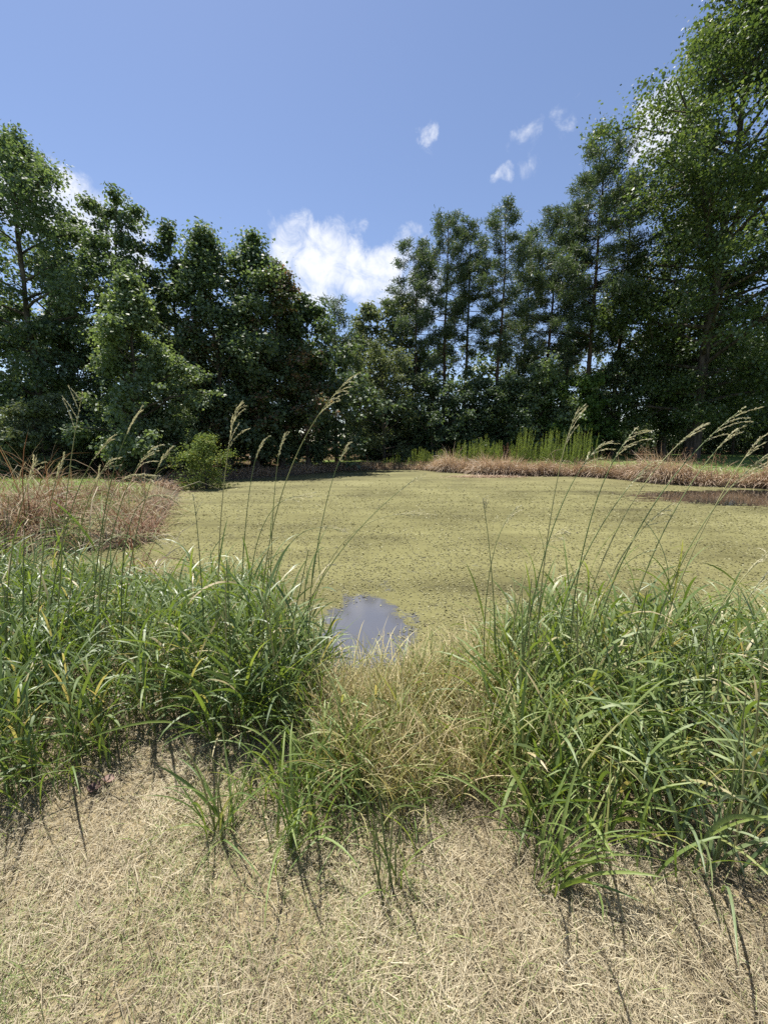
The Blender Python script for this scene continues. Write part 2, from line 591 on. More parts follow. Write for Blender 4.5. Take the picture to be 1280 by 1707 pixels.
# water, with a skin of duckweed and algae and a few open places
def mat_water():
    m, nt, out = new_mat('pond_water')
    L = nt.links.new
    tcn = nt.nodes.new('ShaderNodeTexCoord')

    def noise(s, d=5, rgh=.6, stretch=None, dist=0):
        k = nt.nodes.new('ShaderNodeTexNoise')
        k.inputs['Scale'].default_value = s
        k.inputs['Detail'].default_value = d
        k.inputs['Roughness'].default_value = rgh
        k.inputs['Distortion'].default_value = dist
        if stretch:
            mp = nt.nodes.new('ShaderNodeMapping')
            mp.inputs['Scale'].default_value = stretch
            L(tcn.outputs['Object'], mp.inputs['Vector'])
            L(mp.outputs[0], k.inputs['Vector'])
        else:
            L(tcn.outputs['Object'], k.inputs['Vector'])
        return k

    def math_(op, a, b, c=None):
        k = nt.nodes.new('ShaderNodeMath')
        k.operation = op
        for i, v in enumerate((a, b, c)):
            if v is None:
                continue
            if isinstance(v, (int, float)):
                k.inputs[i].default_value = v
            else:
                L(v, k.inputs[i])
        return k.outputs[0]
    big = noise(.35, 4)
    mid = noise(2.2, 5, .65, None, .4)
    fine = noise(34, 5, .75, (.55, 1, 1))
    streak = noise(1.0, 4, .6, (.12, 1.1, 1))
    # open water weight is a vertex attribute of the sheet, broken up by noise
    at = nt.nodes.new('ShaderNodeAttribute')
    at.attribute_name = 'open'
    o = math_('MULTIPLY_ADD', mid.outputs['Fac'], -2.4, 1.2)
    o = math_('ADD', o, at.outputs['Fac'])
    f2 = math_('MULTIPLY_ADD', fine.outputs['Fac'], -1.0, .5)
    o = math_('ADD', o, f2)
    mr = nt.nodes.new('ShaderNodeMapRange')
    mr.inputs['From Min'].default_value = .36
    mr.inputs['From Max'].default_value = .62
    L(o, mr.inputs['Value'])
    openf = mr.outputs[0]
    col = ramp(nt, [(.30, (.066, .061, .031)), (.44, (.134, .126, .056)), (.58, (.190, .180, .080)), (.78, (.265, .250, .125))])
    v = math_('MULTIPLY_ADD', fine.outputs['Fac'], .40, -.22)
    v = math_('MULTIPLY_ADD', big.outputs['Fac'], .55, v)
    v = math_('MULTIPLY_ADD', streak.outputs['Fac'], .50, v)
    L(v, col.inputs[0])
    weed = nt.nodes.new('ShaderNodeBsdfDiffuse')
    L(col.outputs[0], weed.inputs['Color'])
    bm = nt.nodes.new('ShaderNodeBump')
    bm.inputs['Strength'].default_value = 1.0
    bm.inputs['Distance'].default_value = .012
    L(fine.outputs['Fac'], bm.inputs['Height'])
    L(bm.outputs[0], weed.inputs['Normal'])
    pb = nt.nodes.new('ShaderNodeBsdfPrincipled')
    mk = nt.nodes.new('ShaderNodeAttribute')          # near: murk plus painted sky reflection; far: tree shade painted dark
    mk.attribute_name = 'murk_and_shade'
    mkr = ramp(nt, [(0, (.016, .017, .016)), (1, (.090, .092, .104))])
    L(mk.outputs['Fac'], mkr.inputs[0])
    L(mkr.outputs[0], pb.inputs['Base Color'])
    pb.inputs['Roughness'].default_value = .06
    pb.inputs['IOR'].default_value = 1.5
    b2 = nt.nodes.new('ShaderNodeBump')
    b2.inputs['Strength'].default_value = .03
    b2.inputs['Distance'].default_value = .02
    L(mid.outputs['Fac'], b2.inputs['Height'])
    L(b2.outputs[0], pb.inputs['Normal'])
    mx = nt.nodes.new('ShaderNodeMixShader')
    L(openf, mx.inputs[0])
    wg = nt.nodes.new('ShaderNodeBsdfGlossy')
    wg.inputs['Roughness'].default_value = .28
    lw = nt.nodes.new('ShaderNodeLayerWeight')
    lw.inputs['Blend'].default_value = .12
    wf = math_('MULTIPLY', lw.outputs['Fresnel'], .35)
    wmix = nt.nodes.new('ShaderNodeMixShader')
    L(wf, wmix.inputs[0])
    L(weed.outputs[0], wmix.inputs[1])
    L(wg.outputs[0], wmix.inputs[2])
    L(wmix.outputs[0], mx.inputs[1])
    L(pb.outputs[0], mx.inputs[2])
    L(mx.outputs[0], out.inputs['Surface'])
    return m


PUD = on_z(605, 1068, WL)
DARKW = on_z(1230, 836, WL)


def open_w(x, y):
    a = np.exp(-(((x - PUD[0]) / .48) ** 2 + ((y - PUD[1] - .05) / 1.15) ** 2) ** 1.3) * 1.5
    b = np.exp(-(((x - DARKW[0] - 4.6) / 6.6) ** 2 + ((y - DARKW[1] - .9 + .03 * (x - DARKW[0])) / 2.3) ** 2) ** 1.5) * 2.4
    return a + b


wx = np.concatenate([np.arange(-12, -3, .5), np.arange(-3, 4, .12), np.arange(4, 46, .5)])
wy = np.concatenate([np.arange(1.5, 7, .12), np.arange(7, 33, .5)])
WX, WY = np.meshgrid(wx, wy)
sd_ = pond_sd(WX, WY).reshape(WX.shape)
wi = np.arange(WX.size).reshape(WX.shape)
cell = (sd_[:-1, :-1] < .9) & (sd_[1:, :-1] < .9) & (sd_[:-1, 1:] < .9) & (sd_[1:, 1:] < .9)
wq = np.stack([wi[:-1, :-1], wi[:-1, 1:], wi[1:, 1:], wi[1:, :-1]], -1)[cell]
wm = raw_mesh('water', np.stack([WX, WY, np.full(WX.shape, WL)], -1).reshape(-1, 3), wq)
a_ = wm.attributes.new('open', 'FLOAT', 'POINT')
a_.data.foreach_set('value', open_w(WX, WY).ravel().astype(np.float32))
a_ = wm.attributes.new('murk_and_shade', 'FLOAT', 'POINT')
a_.data.foreach_set('value', (1 - sstep(4, 9, WY)).ravel().astype(np.float32))
link('pond_water', wm, mat_water(), kind='structure')

# floating scraps of duckweed and algae, dense on the near water
rng = np.random.default_rng(21)
N = 105000
u = rng.uniform(0, 1, N)
fy = 2.6 * (26 / 2.6) ** (u ** .9)
fx = rng.uniform(-1.08, 1.08, N) * fy
ok = (pond_sd(fx, fy) < -.03) & (rng.uniform(0, 1, N) > sstep(9, 25, fy)) & (open_w(fx, fy) + rng.normal(0, .3, N) + .35 * vnoise(fx, fy, 2, 1.5) < .5) & (vnoise(fx, fy, 2, .8) + rng.normal(0, .7, N) > -.9)
fx, fy = fx[ok], fy[ok]
N = len(fx)
out_ = Acc()
sz = (.007 + .0030 * fy) * rng.uniform(.5, 1.4, N)
nn = np.stack([rng.normal(0, .26, N), rng.normal(0, .26, N), np.ones(N)], -1)
kites(np.stack([fx, fy, WL + .003 + rng.uniform(0, .004, N)], -1), nn, sz * 1.3, sz, rng.uniform(0, 1, N), rng, out_, 0)
M['duckweed'] = leaf_mat('duckweed', [(0, (.075, .068, .036)), (.25, (.140, .132, .060)), (.75, (.205, .195, .090)), (1, (.30, .285, .16))], .1, .03, .5)
link('duckweed', out_.mesh('duckweed'), M['duckweed'], kind='stuff', label='yellow green duckweed scum floating on the pond', category='duckweed')


# ------------------------------------------------------------------ trees
def tree_base(px_top, py_top, D_):
    p = at_depth(px_top, py_top, D_)
    gz = float(ground_z(np.array([p[0]]), np.array([p[1]]))[0])
    return np.array([p[0], p[1], gz]), p[2] - gz


PROF = {
    'ovoid': lambda t: np.sin(np.pi * np.clip(t, 0, 1) ** .75) ** .7 * .95 + .12,
    'cone': lambda t: 1.05 * (1 - t) ** .8 + .08,
    'round': lambda t: np.sqrt(np.clip(1 - (2 * t - .9) ** 2 / 1.25, 0.02, 1)),
    'top': lambda t: .55 + .5 * np.sin(np.pi * np.clip(t, 0, 1)),
    'column': lambda t: np.clip(1.0 - t ** 3.5, .1, 1) * np.clip(.5 + t * 2.5, 0, 1),
}


def broadleaf(name, label, px, py, D_, rpx, cb=.15, nleaf=20000, size=.2, mat='gum', prof='ovoid', seed=0, limbs=26, lean=(0, 0), group=None, sec=6, rc=.5, cat='tree', trunk_r=None, irr=True, rise=1.0):
    rng = np.random.default_rng(seed)
    base, H = tree_base(px, py, D_)
    R = rpx * D_ / FPX
    t_ = thing(name, label, cat, base, group)
    wood = Acc()
    tr = trunk_r or .012 * H + .03
    K = 9
    tt = np.linspace(0, 1, K)
    wob = np.cumsum(rng.normal(0, .012 * H, (K, 2)), 0) * tt[:, None]
    trunk = np.stack([wob[:, 0] + lean[0] * tt ** 1.5 - (wob[-1, 0] + lean[0]) * tt ** 2 * .5, wob[:, 1] + lean[1] * tt, tt * H * .96], -1)
    trad = tr * (1 - tt * .93) * (1 + .5 * np.exp(-tt * 25))
    tube(trunk, trad, 8, wood)

    def tp(t):
        return np.array([np.interp(t, tt, trunk[:, k]) for k in range(3)])
    cen, crad = [], []
    ph = rng.uniform(0, 6)
    for i in range(limbs):
        s = (i + rng.uniform(.1, .9)) / limbs
        t = cb + (1 - cb) * s * .97
        az = ph + i * 2.399 + rng.normal(0, .35)
        ln = R * PROF[prof](s) * (rng.choice([.5, .8, .95, 1.1, 1.3], p=[.15, .25, .3, .2, .1]) * rng.uniform(.9, 1.1) if irr else rng.uniform(.55, 1.08))
        e0 = RAD(12 + 52 * s ** 1.3 * rise) + rng.normal(0, .14)
        e1 = e0 + rng.normal(-.1, .25)
        p0 = tp(t)
        pts = [p0]
        kk = 5
        for j in range(kk):
            e = e0 + (e1 - e0) * j / kk
            a = az + rng.normal(0, .16)
            stp = ln / kk
            pts.append(pts[-1] + stp * np.array([math.cos(e) * math.cos(a), math.cos(e) * math.sin(a), math.sin(e)]))
        pts = np.array(pts)
        r0 = min(tr * .42, tr * (1 - t * .9) * .7)
        tube(pts, np.linspace(r0, r0 * .15 + .004, kk + 1), 5, wood)
        ns = max(3, int(sec * (.5 + ln / max(R, .1))))
        for j in range(ns):
            f = rng.uniform(.28, 1.0)
            q0 = np.array([np.interp(f * kk, np.arange(kk + 1), pts[:, k]) for k in range(3)])
            sd2 = np.array([math.cos(az), math.sin(az), math.tan(min(e0, 1.1)) * .6])
            dirv = norm(sd2 * .7 + rng.normal(0, .75, 3))
            sl = (.30 + .30 * (1 - f)) * ln * rng.uniform(.5, 1.1) + .15
            q1 = q0 + dirv * sl * .55 + rng.normal(0, .05 * sl, 3)
            q2 = q1 + (dirv + np.array([0, 0, -.18])) * sl * .45 + rng.normal(0, .08 * sl, 3)
            if j % 3 == 0:
                tube(np.array([q0, q1, q2]), np.array([r0 * .32, r0 * .2, .004]), 3, wood)
            cen += [q1, q2]
            crad += [rc * .8, rc]
        cen.append(pts[-1])
        crad.append(rc)
    cen.append(trunk[-1])
    crad.append(rc * .8)
    cen = np.array(cen)
    crad = np.array(crad) * (rng.uniform(.4, 1.15, len(cen)) if irr else rng.uniform(.6, 1.4, len(cen)))
    link('trunk', wood.mesh('trunk', True), M['bark'], t_)
    w = crad ** 2
    cnt = rng.multinomial(nleaf, w / w.sum())
    ci = np.repeat(np.arange(len(cen)), cnt)
    off = rng.normal(0, .52, (nleaf, 3)) * np.array([1, 1, .62])
    P = cen[ci] + off * crad[ci][:, None]
    P[:, 2] = np.maximum(P[:, 2], .08)
    nn = rng.normal(0, .55, (nleaf, 3)) + np.array([0, 0, .75]) + off * .35
    cr = rng.uniform(-.22, .22, len(cen))
    rv = np.clip(rng.beta(2, 2.6, nleaf) + cr[ci], 0, 1)
    lv = Acc()
    ls = size * rng.uniform(.6, 1.3, nleaf)
    kites(P, nn, ls, ls * .72, rv, rng, lv, .3)
    link('crown', lv.mesh('crown'), M[mat], t_)
    return t_


def pine(name, label, px, py, D_, rpx, cb=.42, nneed=16000, seed=0, group=None, lean=0.0, branches=46, cat='tree', dens=1.0, trunk_r=None):
    rng = np.random.default_rng(seed)
    nneed = int(nneed * 1.12)
    base, H = tree_base(px, py, D_)
    R = rpx * 1.22 * D_ / FPX
    t_ = thing(name, label, cat, base, group)
    wood = Acc()
    tr = trunk_r or .0095 * H + .02
    K = 10
    tt = np.linspace(0, 1, K)
    wob = np.cumsum(rng.normal(0, .004 * H, (K, 2)), 0) * tt[:, None]
    trunk = np.stack([wob[:, 0] - wob[-1, 0] * tt ** 2 + lean * (tt - tt ** 2), wob[:, 1], tt * H * .985], -1)
    tube(trunk, tr * (1 - tt * .88) * (1 + .35 * np.exp(-tt * 30)), 8, wood)

    def tp(t):
        return np.array([np.interp(t, tt, trunk[:, k]) for k in range(3)])
    cen, dirs = [], []
    ph = rng.uniform(0, 6)
    for i in range(branches):
        s = ((i + rng.uniform(0, 1)) / branches) ** .9
        t = cb + (1 - cb) * s
        az = ph + i * 2.399 + rng.normal(0, .3)
        env = (np.clip(.5 + 1.5 * s, 0, 1) * np.clip((1 - s) ** .45, 0, 1) + .10)
        ln = R * env * rng.choice([.45, .75, 1.0, 1.2], p=[.2, .3, .35, .15])
        e0 = RAD(-4 + 50 * s ** 1.6) + rng.normal(0, .13)
        kk = 5
        pts = [tp(t)]
        for j in range(kk):
            e = e0 + .22 * (j / kk) ** 2
            a = az + rng.normal(0, .14)
            pts.append(pts[-1] + ln / kk * np.array([math.cos(e) * math.cos(a), math.cos(e) * math.sin(a), math.sin(e)]))
        pts = np.array(pts)
        r0 = tr * .26 * (1 - .6 * s)
        tube(pts, np.linspace(r0, .006, kk + 1), 4, wood)
        nt_ = int(5 + 22 * env * dens * ln / R)
        for j in range(nt_):
            f = rng.uniform(.25, 1.02)
            q0 = np.array([np.interp(f * kk, np.arange(kk + 1), pts[:, k]) for k in range(3)])
            dv = norm(np.array([math.cos(az), math.sin(az), .25]) + rng.normal(0, .55, 3))
            q1 = q0 + dv * (.12 + .30 * ln * (1.1 - f) + rng.uniform(0, .35))
            if j % 3 == 0:
                tube(np.array([q0, q1]), np.array([r0 * .3, .005]), 3, wood)
            cen.append(q1)
            dirs.append(norm(dv + np.array([0, 0, .5])))
        cen.append(pts[-1])
        dirs.append(norm(pts[-1] - pts[-2] + np.array([0, 0, .2])))
    for i in range(9):                               # bare dead stubs below the crown
        t = rng.uniform(.12, max(cb + .1, .2))
        az = rng.uniform(0, 6.28)
        p0 = tp(t)
        ln = R * rng.uniform(.15, .5)
        tube(np.array([p0, p0 + ln * .5 * np.array([math.cos(az), math.sin(az), .05]), p0 + ln * np.array([math.cos(az), math.sin(az), -.05 + rng.normal(0, .1)])]), np.array([.03, .018, .006]), 4, wood)
    cen.append(trunk[-1])
    dirs.append(np.array([0, 0, 1.0]))
    cen, dirs = np.array(cen), np.array(dirs)
    link('trunk', wood.mesh('trunk', True), M['pinebark'], t_)
    ci = rng.integers(0, len(cen), nneed)
    dv = norm(dirs[ci] * .45 + rng.normal(0, .6, (nneed, 3)))
    P = cen[ci] + rng.normal(0, .21, (nneed, 3)) * np.array([1, 1, .55]) - dirs[ci] * rng.uniform(0, .3, nneed)[:, None]
    Ln = rng.uniform(.2, .38, nneed) * (H / 24) ** .3
    s = norm(np.cross(dv, rng.normal(size=(nneed, 3))))
    Wd = rng.uniform(.035, .065, nneed)[:, None]
    tip = P + dv * Ln[:, None]
    V = np.stack([P - s * Wd * .4, P + s * Wd * .4, tip + s * Wd * .5, tip - s * Wd * .5], 1)
    tone = rng.uniform(-.2, .2, len(cen))
    rv = np.clip(rng.beta(2, 2.4, nneed) + tone[ci], 0, 1)
    lv = Acc()
    lv.add(V.reshape(-1, 3), np.arange(nneed * 4).reshape(-1, 4), np.repeat(rv, 4))
    link('crown', lv.mesh('crown'), M['pine'], t_)
    return t_


# --- left side wood
B = broadleaf
B('sweetgum_tree', 'tall dark green tree rising out of the left edge of the picture', 0, 222, 23, 118, .10, 36000, .175, 'gum', 'round', 11, 34, rc=.7)
B('sweetgum_tree', 'tall loose tree with a ragged crown leaning right, second from the left edge', 168, 305, 24, 56, .25, 18000, .18, 'gum', 'top', 12, 26, rc=.45, lean=(.8, 0))
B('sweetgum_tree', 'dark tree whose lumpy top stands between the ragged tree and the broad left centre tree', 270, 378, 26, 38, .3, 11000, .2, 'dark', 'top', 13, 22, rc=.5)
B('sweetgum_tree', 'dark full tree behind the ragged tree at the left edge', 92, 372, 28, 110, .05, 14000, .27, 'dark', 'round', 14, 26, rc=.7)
B('young_sweetgum_tree', 'lighter green cone shaped young tree standing in front of the left wood', 206, 440, 19.5, 88, .05, 32000, .165, 'gum_light', 'cone', 15, 40, rc=.46, cat='tree')
B('pale_tree', 'thin pale grey green tree seen through the gap left of centre', 272, 488, 38, 46, .2, 3600, .2, 'pale', 'ovoid', 16, 18, rc=.8)
B('broad_tree', 'tallest of the broad left centre trees with an upright pointed top', 350, 356, 25, 70, .08, 27000, .2, 'gum', 'column', 17, 36, rc=.62, rise=1.3, irr=False)
B('broad_tree', 'broad dark tree beside the tallest left centre tree, rounded at the top', 402, 370, 26, 80, .06, 28000, .21, 'gum', 'column', 18, 36, rc=.65, rise=1.2, irr=False)
B('browned_tree', 'left centre tree with reddish brown leaves on its upper right side', 455, 425, 27, 70, .06, 22000, .2, 'brownleaf', 'column', 19, 28, rc=.5)
B('browned_tree', 'narrow tree with browned leaves at the left flank of the broad left centre trees', 322, 520, 24, 34, .06, 9000, .18, 'brownleaf', 'column', 20, 20, rc=.42)
B('broad_tree', 'lower dark tree stepping down to the right of the browned left centre tree', 505, 488, 28, 58, .06, 13000, .26, 'dark', 'ovoid', 21, 24, rc=.6)
pine('cedar_tree', 'small pointed evergreen left of the sky gap in the middle', 556, 500, 33, 42, .08, 9000, 22, None, 0, 40)
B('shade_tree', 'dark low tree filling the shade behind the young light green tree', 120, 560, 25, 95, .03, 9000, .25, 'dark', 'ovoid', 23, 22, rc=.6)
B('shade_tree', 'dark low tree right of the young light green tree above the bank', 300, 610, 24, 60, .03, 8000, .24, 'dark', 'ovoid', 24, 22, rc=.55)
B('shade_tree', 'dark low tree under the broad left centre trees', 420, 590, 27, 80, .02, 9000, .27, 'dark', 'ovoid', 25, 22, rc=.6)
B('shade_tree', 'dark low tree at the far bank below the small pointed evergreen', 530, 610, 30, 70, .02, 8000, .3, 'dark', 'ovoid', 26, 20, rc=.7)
S = dict(cat='shrub')
B('shrub', 'olive green rounded shrub at the left edge behind the dead grass', 62, 690, 18.5, 56, .05, 12000, .12, 'olive', 'round', 31, 22, rc=.28, **S)
B('shrub', 'small olive shrub cut by the left edge of the picture', 0, 728, 17.5, 46, .05, 7000, .12, 'olive', 'round', 32, 18, rc=.25, **S)
B('shrub', 'bright green rounded shrub on the left bank at the water', 338, 734, 17.2, 36, .03, 7500, .085, 'lawn', 'ovoid', 33, 26, rc=.3, **S)
B('shrub', 'dark bush beside the bright green rounded shrub, under the young tree', 262, 716, 21, 56, .02, 9000, .13, 'dark', 'round', 34, 20, rc=.4, **S)
B('shrub', 'dark bush between the olive shrub and the young tree', 150, 700, 22, 60, .02, 9000, .13, 'dark', 'round', 35, 20, rc=.4, **S)

# --- middle: lighter trees behind the gap, pines, understory
B('grey_green_tree', 'grey green tree just right of the sky gap in the middle', 622, 500, 40, 50, .1, 10000, .29, 'olive', 'ovoid', 41, 24, rc=.7)
B('grey_green_tree', 'grey green tree behind the first pine right of the sky gap', 662, 488, 43, 46, .1, 7000, .33, 'olive', 'ovoid', 42, 22, rc=.75)
B('grey_green_bush', 'large grey green bush at the far bank below the sky gap', 640, 602, 35, 64, .02, 20000, .19, 'olive', 'round', 43, 30, rc=.55, cat='bush')
pine('pine_tree', 'leftmost pine right of the sky gap, shortest of its row', 697, 405, 40, 48, .38, 15000, 51)
pine('pine_tree', 'second pine right of the sky gap with a full rounded top', 748, 360, 41, 48, .44, 15000, 52)
pine('pine_tree', 'third pine right of the sky gap, close beside the second', 785, 366, 42, 40, .44, 12000, 53)
pine('pine_tree', 'pine with a broad thin crown and clearly visible straight trunk, tallest of the middle row', 843, 346, 39, 54, .43, 14000, 54)
pine('pine_tree', 'thin pine in the gap right of the tall middle pine', 885, 395, 45, 38, .42, 9000, 55)
pine('pine_tree', 'dense pine left of the tallest pine on the right', 930, 352, 40, 62, .32, 22000, 56, branches=56, dens=1.3)
pine('pine_tree', 'tallest pine on the right with a pointed top and dark straight trunk', 1015, 235, 37, 76, .38, 26000, 57, branches=60, dens=1.2)
pine('pine_tree', 'pine half hidden between the dense pine and the tallest pine', 970, 305, 41, 46, .40, 11000, 58)
pine('pine_tree', 'pine half hidden behind the right oak beside the tallest pine', 1060, 300, 42, 55, .2, 9000, 59)
for i, (px, py, D_, r, nl, mt, lb) in enumerate([
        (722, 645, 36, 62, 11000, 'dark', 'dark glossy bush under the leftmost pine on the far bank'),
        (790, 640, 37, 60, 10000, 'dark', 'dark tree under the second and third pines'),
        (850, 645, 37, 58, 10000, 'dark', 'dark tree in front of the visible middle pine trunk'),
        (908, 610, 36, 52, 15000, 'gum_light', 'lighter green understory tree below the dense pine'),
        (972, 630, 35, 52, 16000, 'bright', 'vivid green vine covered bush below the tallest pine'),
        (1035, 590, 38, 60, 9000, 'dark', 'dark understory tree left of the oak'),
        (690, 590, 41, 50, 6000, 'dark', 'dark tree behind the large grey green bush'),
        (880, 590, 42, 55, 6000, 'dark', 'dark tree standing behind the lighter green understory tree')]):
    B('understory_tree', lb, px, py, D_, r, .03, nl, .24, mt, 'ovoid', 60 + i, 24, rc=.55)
# --- the big oak on the right and the wood behind the lawn
B('oak_tree', 'huge glossy leaved oak filling the right edge from lawn to top', 1285, -210, 32.5, 188, .07, 140000, .225, 'oak', 'column', 71, 84, rc=1.05, sec=8, trunk_r=.42, irr=False)
B('oak_tree', 'second oak mostly outside the right edge behind the huge oak', 1420, 110, 40, 170, .10, 20000, .34, 'oak', 'column', 72, 40, rc=1.0, sec=8)
B('oak_tree', 'lower yellowish oak bough tree spreading left of the huge oak towards the pines', 1150, 360, 38, 92, .12, 34000, .19, 'oak', 'ovoid', 73, 36, rc=.7, sec=7)
for i, (px, py, D_, r) in enumerate([(1075, 560, 41, 50), (1130, 540, 44, 60), (1190, 560, 42, 60), (1250, 560, 45, 60), (1310, 560, 42, 60), (1160, 600, 47, 60), (1280, 610, 49, 60)]):
    B('woodland_tree', 'slim dark trunked tree in the shaded wood behind the right hand lawn', px, py, D_, r, .22, 4200, .34, 'dark', 'ovoid', 80 + i, 18, rc=.9, group='slim trees behind the right hand lawn', trunk_r=.13 + .03 * (i % 3))
for i in range(15):
    px = -260 + i * 118 + (i * 37 % 50)
    py = [430, 470, 480, 500, 520, 545, 570, 565, 575, 575, 570, 545, 520, 500, 480][i]
    B('woodland_tree', 'dark tree of the wood seen only through gaps in the front row', px, py, 50 + (i * 7 % 10), 62, .04, 3200, .5, 'dark', 'ovoid', 100 + i, 14, rc=1.2, group='trees deep in the wood')


for i, (px, py, D_, r) in enumerate([(-230, 330, 26, 130), (-420, 360, 27, 130), (-620, 380, 28, 130), (1640, 200, 40, 150), (1850, 250, 38, 150)]):
    B('woodland_tree', 'full tree of the same wood standing wholly outside the picture', px, py, D_, r, .06, 5000, .42, 'gum', 'ovoid', 130 + i, 22, rc=1.1, group='trees beyond the picture edges')


# low leafy undergrowth that closes the foot of the wood
def undergrowth():
    rng = np.random.default_rng(120)
    out = Acc()
    for k in range(240):
        u = rng.uniform(0, 1)
        px = -800 + 2900 * u if k % 5 < 2 else 600 + 720 * u
        D_ = rng.uniform(0, 1)
        if px < 330:
            dd = 21 + 12 * D_
        elif px < 600:
            dd = 28 + 10 * D_
        elif px < 1010:
            dd = 37 + 8 * D_
        else:
            dd = 46 + 14 * D_
        x = (px - 640) / 640 * dd
        g = float(ground_z(np.array([x]), np.array([dd]))[0])
        h = rng.uniform(1.5, 3.8) * (1.6 if dd > 36 else 1)
        nl = 300
        off = rng.normal(0, .5, (nl, 3)) * np.array([1.5, 1.2, h * .5])
        P = np.array([x, dd, g + h * .45]) + off
        P[:, 2] = np.maximum(P[:, 2], g + .05)
        ls = rng.uniform(.24, .5, nl)
        kites(P, rng.normal(0, .6, (nl, 3)) + np.array([0, 0, .7]), ls, ls * .7, rng.uniform(0, 1, nl), rng, out)
    link('undergrowth', out.mesh('undergrowth'), M['dark'], kind='stuff', label='dark leafy undergrowth along the foot of the wood', category='undergrowth')


undergrowth()


# ------------------------------------------------------------------ banks: dead grass fringe, feathery weeds, lawn
def g_at(x, y):
    return ground_z(np.asarray(x, float), np.asarray(y, float))


def walk(px):
    """shoreline points of the far bank for a list of photo columns"""
    xs = [a for a, b in outline_px[13:34]]
    return px


def fringe():
    rng = np.random.default_rng(140)
    out = Acc()
    # far bank: blades rooted 0..1.8 m up the bank, hanging towards the water
    seg = poly[6 * 14:6 * 32]
    P = []
    N = 36000
    w = np.linalg.norm(np.diff(seg, axis=0), axis=1)
    ks = rng.choice(len(w), N, p=w / w.sum())
    f = rng.uniform(0, 1, N)
    pt = seg[ks] * (1 - f)[:, None] + seg[ks + 1] * f[:, None]
    tg = norm(seg[ks + 1] - seg[ks])
    nl = np.stack([tg[:, 1], -tg[:, 0]], -1)
    tst = pond_sd(*(pt + nl * .2).T)
    nl = np.where((tst > 0)[:, None], nl, -nl)
    dist = np.abs(rng.normal(0, .75, N)) + .02
    q = pt + nl * dist[:, None]
    clump = vnoise(q[:, 0], q[:, 1], 1, 1.1)
    right = sstep(2, 6, q[:, 0])
    keep = (clump + rng.normal(0, .9, N) > -1.3) & (rng.uniform(0, 1, N) < .5 + .5 * right)
    q, nl, dist, clump, right = q[keep], nl[keep], dist[keep], clump[keep], right[keep]
    N = len(q)
    z = g_at(q[:, 0], q[:, 1])
    az = np.arctan2(-nl[:, 1], -nl[:, 0]) + rng.normal(0, .9, N)
    Lh = (.35 + .6 * right) * rng.uniform(.5, 1.3, N) * np.clip(1 + .3 * clump + .35 * vnoise(q[:, 0], q[:, 1], 2, 1.2), .4, 2)
    strips(np.stack([q[:, 0], q[:, 1], z], -1), az, rng.uniform(.5, 1.5, N), Lh, rng.uniform(.012, .032, N), np.where(rng.uniform(0, 1, N) < .3, rng.uniform(.1, .7, N), rng.uniform(.8, 2.6, N)), 3, np.clip(rng.beta(2, 2, N) + clump * .12, 0, 1), rng.normal(0, .8, N), out=out)
    # debris tongue lying on the water
    c = on_z(815, 795, WL)
    n2 = 1600
    q = np.stack([c[0] + rng.normal(0, 1.1, n2), c[1] + rng.normal(0, .35, n2), np.full(n2, WL + .01)], -1)
    strips(q, rng.uniform(0, 6.28, n2), rng.uniform(0, .5, n2), rng.uniform(.2, .5, n2), rng.uniform(.015, .035, n2), rng.uniform(0, .9, n2), 3, rng.beta(2, 2, n2) * .8, out=out)
    link('dead_grass', out.mesh('dead_grass', True), M['dead'], kind='stuff', label='tan dead grass hanging over the far and right bank', category='dead grass')


fringe()


def left_dead():
    rng = np.random.default_rng(150)
    out = Acc()
    N = 14000
    pxs = rng.uniform(-80, 300, N)
    pys = rng.uniform(822, 945, N)
    pts = np.array([on_z(a, b, WL + .25)[:2] for a, b in zip(pxs, pys)])
    d = pond_sd(pts[:, 0], pts[:, 1])
    keep = (d > -.15) & (d < 3.6) & (rng.uniform(0, 1, N) < .35 + .65 * (vnoise(pts[:, 0], pts[:, 1], 1, 1.3) > -.2))
    pts = pts[keep]
    N = len(pts)
    z = g_at(pts[:, 0], pts[:, 1])
    strips(np.stack([pts[:, 0], pts[:, 1], np.maximum(z, WL)], -1), rng.uniform(0, 6.28, N), rng.uniform(.3, 1.5, N), rng.gamma(5, .135, N) * np.clip(1 + .6 * vnoise(pts[:, 0], pts[:, 1], 1, 2.0), .3, 2), rng.uniform(.006, .02, N), rng.uniform(.4, 2.4, N), 4, np.clip(rng.beta(1.6, 1.6, N) + .28 * vnoise(pts[:, 0], pts[:, 1], 1, 1.6), 0, 1), rng.normal(0, .8, N), out=out)
    link('dead_grass', out.mesh('dead_grass', True), M['deadred'], kind='stuff', label='reddish brown matted dead grass on the left bank', category='dead grass')


left_dead()


def lawn_blades():
    rng = np.random.default_rng(160)
    out = Acc()
    N = 26000
    pxs = rng.uniform(-60, 1340, N)
    dd = rng.uniform(9, 40, N)
    x = (pxs - 640) / 640 * dd
    d = pond_sd(x, dd)
    keep = (d > .7) & (d < 14)
    x, dd = x[keep], dd[keep]
    N = len(x)
    strips(np.stack([x, dd, g_at(x, dd)], -1), rng.uniform(0, 6.28, N), rng.uniform(.7, 1.5, N), rng.uniform(.08, .22, N), rng.uniform(.02, .05, N), rng.uniform(.3, 1.2, N), 2, rng.beta(2, 2, N), out=out)
    link('lawn_grass', out.mesh('lawn_grass', True), M['lawn'], kind='stuff', label='short green lawn grass on the banks round the pond', category='grass')


lawn_blades()


